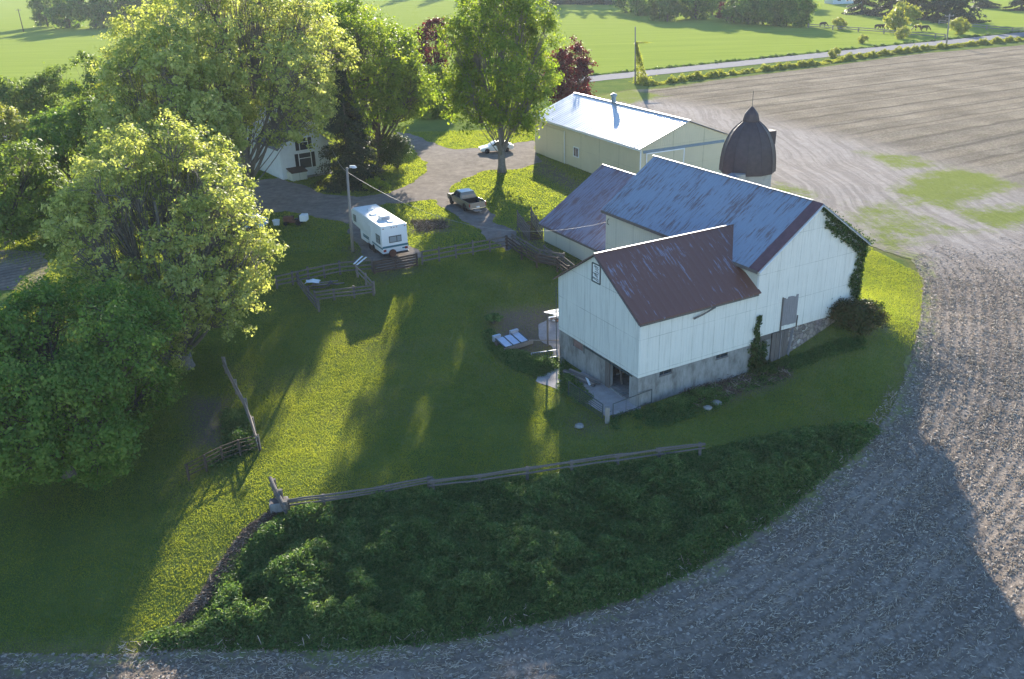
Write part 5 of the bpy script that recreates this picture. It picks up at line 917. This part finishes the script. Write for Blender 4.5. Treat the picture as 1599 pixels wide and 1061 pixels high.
# ------------------------------------------------------------------ fences, gates, chute
def fence(name, label, cat, pts, h, rails, wood='oldwood', posts=None, post_w=.16, rail_h=.13, rail_w=.05, closed=False, group=None, jit=.03, rnd=False, nb=None, pext=.12):
    """pts: world base points; a post at every point; rails: heights as fractions of h"""
    t = empty(name, label, cat, tuple(pts[0]), 0, group); o = np.array(pts[0]); pts = [np.array(p) - o for p in pts]; rj = random.Random(len(label))
    for i, p in enumerate(pts):
        hh = h + rj.uniform(-.05, pext); lx, ly = rj.uniform(-.04, .04), rj.uniform(-.04, .04); MB().bar((p[0], p[1], p[2] - .3), (p[0] + lx, p[1] + ly, p[2] + hh), post_w, post_w, up=(1, 0, 0)).build('post', M[wood], t, bevel=.01)
    for i in range(len(pts) - 1):
        a, b = pts[i], pts[i + 1]
        for f in rails:
            q = Vector((a[0], a[1], a[2] + h * f + rj.uniform(-jit, jit))); r = Vector((b[0], b[1], b[2] + h * f + rj.uniform(-jit, jit))); d = (r - q).normalized(); sd = d.cross(Vector((0, 0, 1))) * (post_w * .5 + rail_w * .5 + .003)
            m = MB()
            if rnd: m.tube([q - d * .25 + sd, (q + r) / 2 + sd + Vector((0, 0, rj.uniform(-.03, .04))), r + d * .25 + sd], [rail_h * .5, rail_h * .42, rail_h * .36], 7)
            else: m.bar(q - d * .06 + sd, r + d * .06 + sd, rail_w, rail_h)
            m.build('rail', M[wood], t)
    return t
def div(px, n, h=0):
    """px polyline endpoints -> n+1 base points along it"""
    out = []; L = np.array(px, float); sg = np.hypot(*np.diff(L, axis=0).T); cum = np.concatenate([[0], np.cumsum(sg)])
    for s in np.linspace(0, cum[-1], n + 1): out.append(P(np.interp(s, cum, L[:, 0]), np.interp(s, cum, L[:, 1]), h))
    return out
fence('rail_fence', 'three rail grey fence from the gate to the cattle chute', 'fence', div([(658, 392), (791, 368)], 5, 1.25), 1.25, (.95, .6, .28))
fence('rail_fence', 'grey rail fence running left from the gate behind the pen', 'fence', div([(430, 430), (470, 421), (527, 409), (580, 404)], 6, 1.2), 1.2, (.93, .6, .3))
gt = fence('wooden_gate', 'brown slatted wooden gate behind the camper', 'gate', div([(583, 408), (650, 396)], 2, 1.15), 1.15, (.95, .75, .55, .35, .15), wood='darkwood', rail_h=.16)
fence('stock_pen', 'small rail pen holding scrap timber, left of the lawn', 'pen', [P(464, 427, 1.05), P(480, 449, 1.05), P(496, 468, 1.05)], 1.05, (.95, .62, .3), group='sides of the scrap timber pen')
fence('stock_pen', 'near side of the scrap timber pen with low rails', 'pen', [P(491, 455, 1.0), P(520, 451, 1.0), P(552, 448, 1.0), P(582, 444, 1.0)], 1.0, (.95, .65, .35), group='sides of the scrap timber pen')
fence('stock_pen', 'right side of the scrap timber pen with a pinkish rail', 'pen', [P(557, 415, 1.05), P(570, 427, 1.05), P(583, 440, 1.05)], 1.05, (.95, .6), wood='palewood', group='sides of the scrap timber pen')
for (a, b), lab in zip((((552.7, 413), (566, 400.5)), ((557.5, 414), (572, 402))), ('left one of two white boards lying on the pen corner', 'right one of two white boards lying on the pen corner')):
    A, Bq = P(*a, 1.15), P(*b, 1.15); o = MB().bar((0, 0, 1.17), tuple(Bq - A + np.array([0, 0, 1.17])), .16, .035).build('white_board', M['whitepaint'], None, bevel=.005); o.location = A; tag(o, lab, 'board')
# scrap inside the pen
p = P(500, 448); sc_ = empty('scrap_pile', 'pile of grey boards and white sheeting inside the pen', 'scrap pile', tuple(p)); rj = random.Random(4)
for i in range(9): m = MB(); m.bar((rj.uniform(-1.4, 1), rj.uniform(-.6, .6), .06 + i * .04), (rj.uniform(-.6, 2.2), rj.uniform(-.6, .7), .08 + i * .045), .14, .04); m.build('board', M['palewood' if i % 2 else 'oldwood'], sc_)
rg = np.random.default_rng(6); m = MB(); 
for i in range(7):
    for j in range(6): m.v.append((-1.2 + i * .2 + rg.uniform(-.04, .04), -.4 + j * .17, .5 + .16 * rg.random() - .05 * abs(i - 3)))
for i in range(6):
    for j in range(5): m.f.append([i * 6 + j, i * 6 + j + 1, (i + 1) * 6 + j + 1, (i + 1) * 6 + j])
m.build('crumpled_sheet', M['whitepaint'], sc_)
# cattle chute and corral
fence('corral_fence', 'old brown corral fence stepping down from the rail fence towards the barn', 'corral', [P(791, 368, 1.3), P(814, 384, 1.3), P(838, 396, 1.3), P(870, 402, 1.3), P(888, 415, 1.3)], 1.3, (.95, .72, .48), wood='darkwood', rail_h=.15, post_w=.18)
fence('corral_fence', 'inner corral fence beside the loading chute', 'corral', [P(800, 364, 1.3), P(822, 377, 1.3), P(843, 389, 1.3), P(858, 392, 1.3), P(880, 396, 1.3)], 1.3, (.95, .7, .45, .2), wood='oldwood', rail_h=.15, post_w=.15)
fence('corral_fence', 'short corral fence nearest the wing wall', 'corral', [P(850, 383, 1.2), P(858, 389, 1.2), P(880, 400, 1.2), P(902, 416, 1.2)], 1.2, (.95, .65, .35), wood='oldwood', rail_h=.14, post_w=.14)
ch = empty('loading_chute', 'wooden cattle loading chute ramp beside the wing', 'chute', tuple(P(838, 385)));
o_ = P(838, 385); A1, A2 = P(826, 376) - o_, P(808, 362) - o_; S1, S2 = P(846, 374) - o_, P(829, 357) - o_
for (q, r), nm in (((A1, A2), 'side_panel'), ((S1, S2), 'side_panel')):
    m = MB()
    for k in range(5): m.bar((q[0], q[1], q[2] + .1 + k * .3), (r[0], r[1], r[2] + .75 + k * .3), .05, .17)
    for s in (0, .5, 1): c_ = q * (1 - s) + r * s; m.bar((c_[0] + .06, c_[1] - .06, c_[2] - .2), (c_[0] + .06, c_[1] - .06, c_[2] + 1.5 + .65 * s), .12, .12)
    m.build(nm, M['oldwood'], ch)
m = MB()
for k in range(12): s = k / 11; c1 = A1 * (1 - s) + A2 * s; c2 = S1 * (1 - s) + S2 * s; m.bar((c1[0], c1[1], c1[2] + .1 + .6 * s), (c2[0], c2[1], c2[2] + .1 + .6 * s), .2, .05)
m.build('ramp_floor', M['darkwood'], ch)
# foreground rail fence
pp = [P(x, y, .95) for x, y in [(449, 779), (505, 772), (590, 759), (668, 744)]]; fence('split_rail_fence', 'left half of the weathered split rail fence along the weed bank', 'fence', pp, .95, (.97, .62, .8), rnd=True, post_w=.16, pext=.0)
pp = [P(x, y, .95) for x, y in [(676, 748), (748, 740), (823, 729), (893, 718), (965, 708), (1030, 699), (1094, 691)]]; fence('split_rail_fence', 'right half of the split rail fence below the barn, ending in the weeds', 'fence', pp, .95, (.97, .86, .6), rnd=True, post_w=.17, pext=.0)
fence('rail_gate_panel', 'short stout fence panel with stacked rails at the left end of the split rail fence', 'fence', [P(427, 748, 1.1), P(437, 768, 1.1), P(446, 785, 1.1)], 1.1, (.97, .85, .6), rnd=True, post_w=.2, rail_h=.2)
p = P(437, 795); MB_ = MB(); bl = empty('concrete_block', 'grey stone trough under the end of the fence panel', 'block', tuple(p), .2); MB().box(-.5, -.35, -.1, .5, .35, .55).build('block', M['concrete'], bl, bevel=.04); MB().box(-.42, -.27, .551, .42, .27, .57).build('lid', M['oldwood'], bl)
fence('left_rail_fence', 'double rail fence with faded red rails beside the dark foreground tree', 'fence', [P(x, y, 1.15) for x, y in [(350, 560), (366, 592), (383, 624), (394, 652), (402, 678)]], 1.15, (.97, .8, .5), wood='palewood', rail_h=.12, jit=.05, rnd=True)
fence('left_rail_fence', 'dark wire and rail fence running left from the red railed fence', 'fence', [P(x, y, 1.1) for x, y in [(402, 680), (372, 688), (345, 698), (318, 712), (290, 726)]], 1.1, (.97, .75, .5, .25), wood='darkwood', rail_h=.05, post_w=.12)
# tube gates by the doorway
def tube_gate(label, a, b, h, n=6):
    t = empty('tube_gate', label, 'gate', tuple(a)); d = Vector(b) - Vector(a)
    MB().tube([(0, 0, .15), (0, 0, h)], .03, 6).tube([tuple(d + Vector((0, 0, .15))), tuple(d + Vector((0, 0, h)))], .03, 6).tube([(0, 0, h), tuple(d + Vector((0, 0, h)))], .03, 6).build('gate_frame', M['steel_dark'], t)
    for k in range(n): z = .18 + (h - .25) * k / n; MB().tube([(0, 0, z), tuple(d + Vector((0, 0, z)))], .018, 6).build('bar', M['steel_dark'], t)
    for s in (.33, .66): MB().bar(d * s + Vector((0, 0, .15)), d * s + Vector((0, 0, h)), .05, .02).build('upright', M['steel_dark'], t)
    return t
tube_gate('dark tube gate standing on the pad below the lumber pile', P(888, 620), P(941, 657), 1.15); tube_gate('dark tube gate swung against the foundation corner', P(957, 655), P(1017, 632), 1.1, 1)
p = P(948, 660); gp_ = empty('gate_post', 'pale wooden gate post between the two tube gates', 'post', tuple(p)); MB().box(-.14, -.14, -.3, .14, .14, 1.1).build('shaft', M['pole'], gp_, bevel=.02); MB().tube([(.14, 0, .8), (.24, 0, .8)], .03, 6).build('hinge', M['steel_dark'], gp_)
# junk by the barn
p = P(800, 541); jk = empty('sheet_metal_pile', 'ribbed blue grey sheet metal panel on scrap timber beside the pad', 'scrap metal', tuple(p), math.atan2(*(P(826, 532) - P(790, 545))[[1, 0]]))
MB().poly([(-1.0, -.5, .35), (1.15, -.5, .35), (1.15, .7, .6), (-1.0, .7, .6)], (0, 0, .04)).build('panel', M['sheetsteel'], jk)
for x in (-1.0, -.3, .4, 1.1): MB().bar((x, -.55, .37), (x, .75, .645), .09, .07).build('rib', M['steel_dark'], jk)
MB().box(-1.1, -.6, .0, 1.5, -.45, .3).build('bearer', M['palewood'], jk); MB().box(-1.1, .5, .0, 1.3, .7, .5).build('bearer', M['oldwood'], jk); MB().bar((1.2, -.4, .3), (3.2, -1.5, .12), .06, .06).build('pole', M['palewood'], jk); MB().box(-1.15, .72, .4, -.5, .95, .85).box(.4, .72, .4, 1.1, .95, .85).build('bracket', M['sheetsteel'], jk)
p = P(850, 562); hr = empty('metal_rack', 'dark barred metal rack lying right of the sheet metal panel', 'scrap metal', tuple(p), .15); MB().bar((-.9, -.25, .15), (1.0, -.1, .22), .06, .06).bar((-.9, .35, .45), (1.0, .4, .5), .06, .06).bar((-.9, -.25, .15), (-.9, .35, .45), .06, .06).bar((1, -.1, .22), (1, .4, .5), .06, .06).build('rack_frame', M['galv'], hr)
for i in range(9): x = -.8 + i * .17; MB().bar((x, -.24, .17), (x, .35, .47), .035, .03).build('bar', M['steel_dark'], hr)
lr = random.Random(9); a, b = P(880, 583), P(932, 606)
for i, lab in enumerate(['lowest grey beam of the lumber pile against the foundation', 'long pale plank second in the lumber pile', 'grey plank third in the lumber pile', 'round pole lying on the lumber pile', 'uppermost plank leaning on the foundation wall', 'short white ended board in front of the lumber pile']):
    d = (b - a); off = np.array([.42 * d[1] / 3, -.42 * d[0] / 3, 0]) * (i * .28 - .1) * -1; q0 = a + off + d * lr.uniform(-.05, .1) + np.array([0, 0, .08 + i * .03]); q1 = b + off - d * lr.uniform(0, .15) + np.array([0, 0, .08 + i * .04])
    if i == 5: q0, q1 = P(915, 592) + np.array([0, 0, .2]), P(921, 604) + np.array([0, 0, .12])
    m = MB(); v = tuple(q1 - q0)
    if i == 3: m.tube([(0, 0, 0), v], .07, 8)
    else: m.bar((0, 0, 0), v, .2 if i != 5 else .14, .09 if i < 2 else .05)
    o = m.build('lumber', M['whitepaint' if i == 5 else ('palewood' if i in (1, 4) else 'oldwood')], None, bevel=.008); o.location = q0; tag(o, lab, 'plank', 'lumber lying against the foundation')
p = P(866, 502); wj = empty('scrap_heap', 'small heap of white and dark scrap at the far barn corner', 'scrap pile', tuple(p))
for i in range(6): m = MB(); a0 = lr.uniform(0, 3); m.bar((-.5 * math.cos(a0), -.3 * math.sin(a0), .1 + .05 * i), (.5 * math.cos(a0), .3 * math.sin(a0), .16 + .06 * i), .22, .05); m.build('board', M['whitepaint' if i % 2 else 'rust'], wj)
p = P(1180, 600); 
for (x, y, s), lab in zip(((1118, 632, .35), (1105, 640, .28), (905, 668, .3), (590, 957, .0)), ('flat pale stone below the long barn wall', 'smaller pale stone beside the flat one', 'pale stone near the tube gate', '')):
    if s == 0: continue
    p = P(x, y); m = MB(); rg = np.random.default_rng(x); m.lathe([(s * .5, 0), (s, .08), (s * .9, .2), (s * .4, .28)], 9); m.v = [(v[0] * rg.uniform(.8, 1.3), v[1] * rg.uniform(.7, 1.1), v[2]) for v in m.v]; o = m.build('stone', M['concrete'], None, auto=30); o.location = p; tag(o, lab, 'stone')
# paddock fence and horses
pf = [P(x, y) for x, y in [(1262, 44), (1300, 47), (1340, 50), (1380, 53), (1420, 57), (1460, 60), (1475, 61)]]; fence('paddock_fence', 'pale rail fence in front of the distant horses', 'fence', pf, 1.2, (.95, .5), wood='palewood', post_w=.3, rail_w=.12, rail_h=.2)
pf = [P(x, y) for x, y in [(1466, 38), (1500, 42), (1540, 47), (1580, 51), (1640, 50)]]; fence('paddock_fence', 'pale rail fence at the right edge beyond the road', 'fence', pf, 1.2, (.95, .5), wood='palewood', post_w=.3, rail_w=.12, rail_h=.2)
def horse_mesh():
    J = [((0, 0, 1.15), .3), ((-.45, 0, 1.18), .32), ((-.8, 0, 1.15), .24), ((.45, 0, 1.15), .31), ((.75, 0, 1.22), .24), ((1.1, 0, 1.0), .15), ((1.45, 0, .6), .12), ((1.6, 0, .35), .12), ((1.72, 0, .1), .07), ((-.95, 0, 1.0), .06), ((-1.0, 0, .5), .07)]
    E = [(0, 1), (1, 2), (0, 3), (3, 4), (4, 5), (5, 6), (6, 7), (7, 8), (2, 9), (9, 10)]
    for s in (-1, 1):
        k = len(J); J += [((.55, s * .16, .8), .13), ((.56 + .05 * s, s * .16, .45), .07), ((.55 + .08 * s, s * .16, .04), .06)]; E += [(3, k), (k, k + 1), (k + 1, k + 2)]
        k = len(J); J += [((-.62, s * .17, .85), .16), ((-.8 + .05 * s, s * .17, .5), .08), ((-.72 + .08 * s, s * .17, .04), .06)]; E += [(1, k), (k, k + 1), (k + 1, k + 2)]
    me = bpy.data.meshes.new('horse'); me.from_pydata([j[0] for j in J], E, []); o = bpy.data.objects.new('horse', me); COL.objects.link(o)
    md = o.modifiers.new('skin', 'SKIN'); 
    if not me.skin_vertices: me.attributes.new('x', 'FLOAT', 'POINT')
    bm = bmesh.new(); bm.from_mesh(me); ly = bm.verts.layers.skin.verify(); bm.verts.ensure_lookup_table()
    for v, j in zip(bm.verts, J): v[ly].radius = (j[1], j[1]); v[ly].use_root = v.index == 0
    bm.to_mesh(me); bm.free(); o.modifiers.new('sub', 'SUBSURF').levels = 1; o.modifiers['sub'].render_levels = 1; me.materials.append(M['horse']); return o
hm = horse_mesh(); dg = bpy.context.evaluated_depsgraph_get(); hme = bpy.data.meshes.new_from_object(hm.evaluated_get(dg)); bpy.data.objects.remove(hm); hme.name = 'horse_body'
for (x, y, rz), lab in zip(((1287, 44, .2), (1322, 43, 1.4), (1374, 48, 0), (1384, 48, 3.0), (1436, 49, 3.3), (1447, 50, .1)), ('dark horse grazing at the left end of the paddock', 'dark horse standing end on behind the round lit shrub', 'dark horse grazing left of the large lit tree', 'dark horse behind the grazing pair nearest the large lit tree', 'brown horse just right of the large lit tree', 'dark horse behind the brown horse')):
    o = bpy.data.objects.new('horse', hme); COL.objects.link(o); o.location = P(x, y) + np.array([0, 1.5, 0]); o.rotation_euler = (0, 0, rz); o.scale = (1.15,) * 3; tag(o, lab, 'horse', 'horses in the far paddock')
b = P(1582, 50); 
for o in (farA, farB, farC, farD, farR):
    pass

hz = MB().box(-420, -30, -8, 520, 620, 40).build('haze', M['wire'], None); hz['kind'] = 'stuff'; hz['label'] = 'thin evening haze over the fields'
hm_ = bpy.data.materials.new('haze air'); hm_.use_nodes = True; hn = hm_.node_tree.nodes; hn.clear(); ho = hn.new('ShaderNodeOutputMaterial'); hv = hn.new('ShaderNodeVolumePrincipled'); hv.inputs['Color'].default_value = (.86, .92, 1, 1); hv.inputs['Density'].default_value = .00015; hv.inputs['Anisotropy'].default_value = .15
hm_.node_tree.links.new(hv.outputs[0], ho.inputs['Volume']); hz.data.materials.clear(); hz.data.materials.append(hm_)
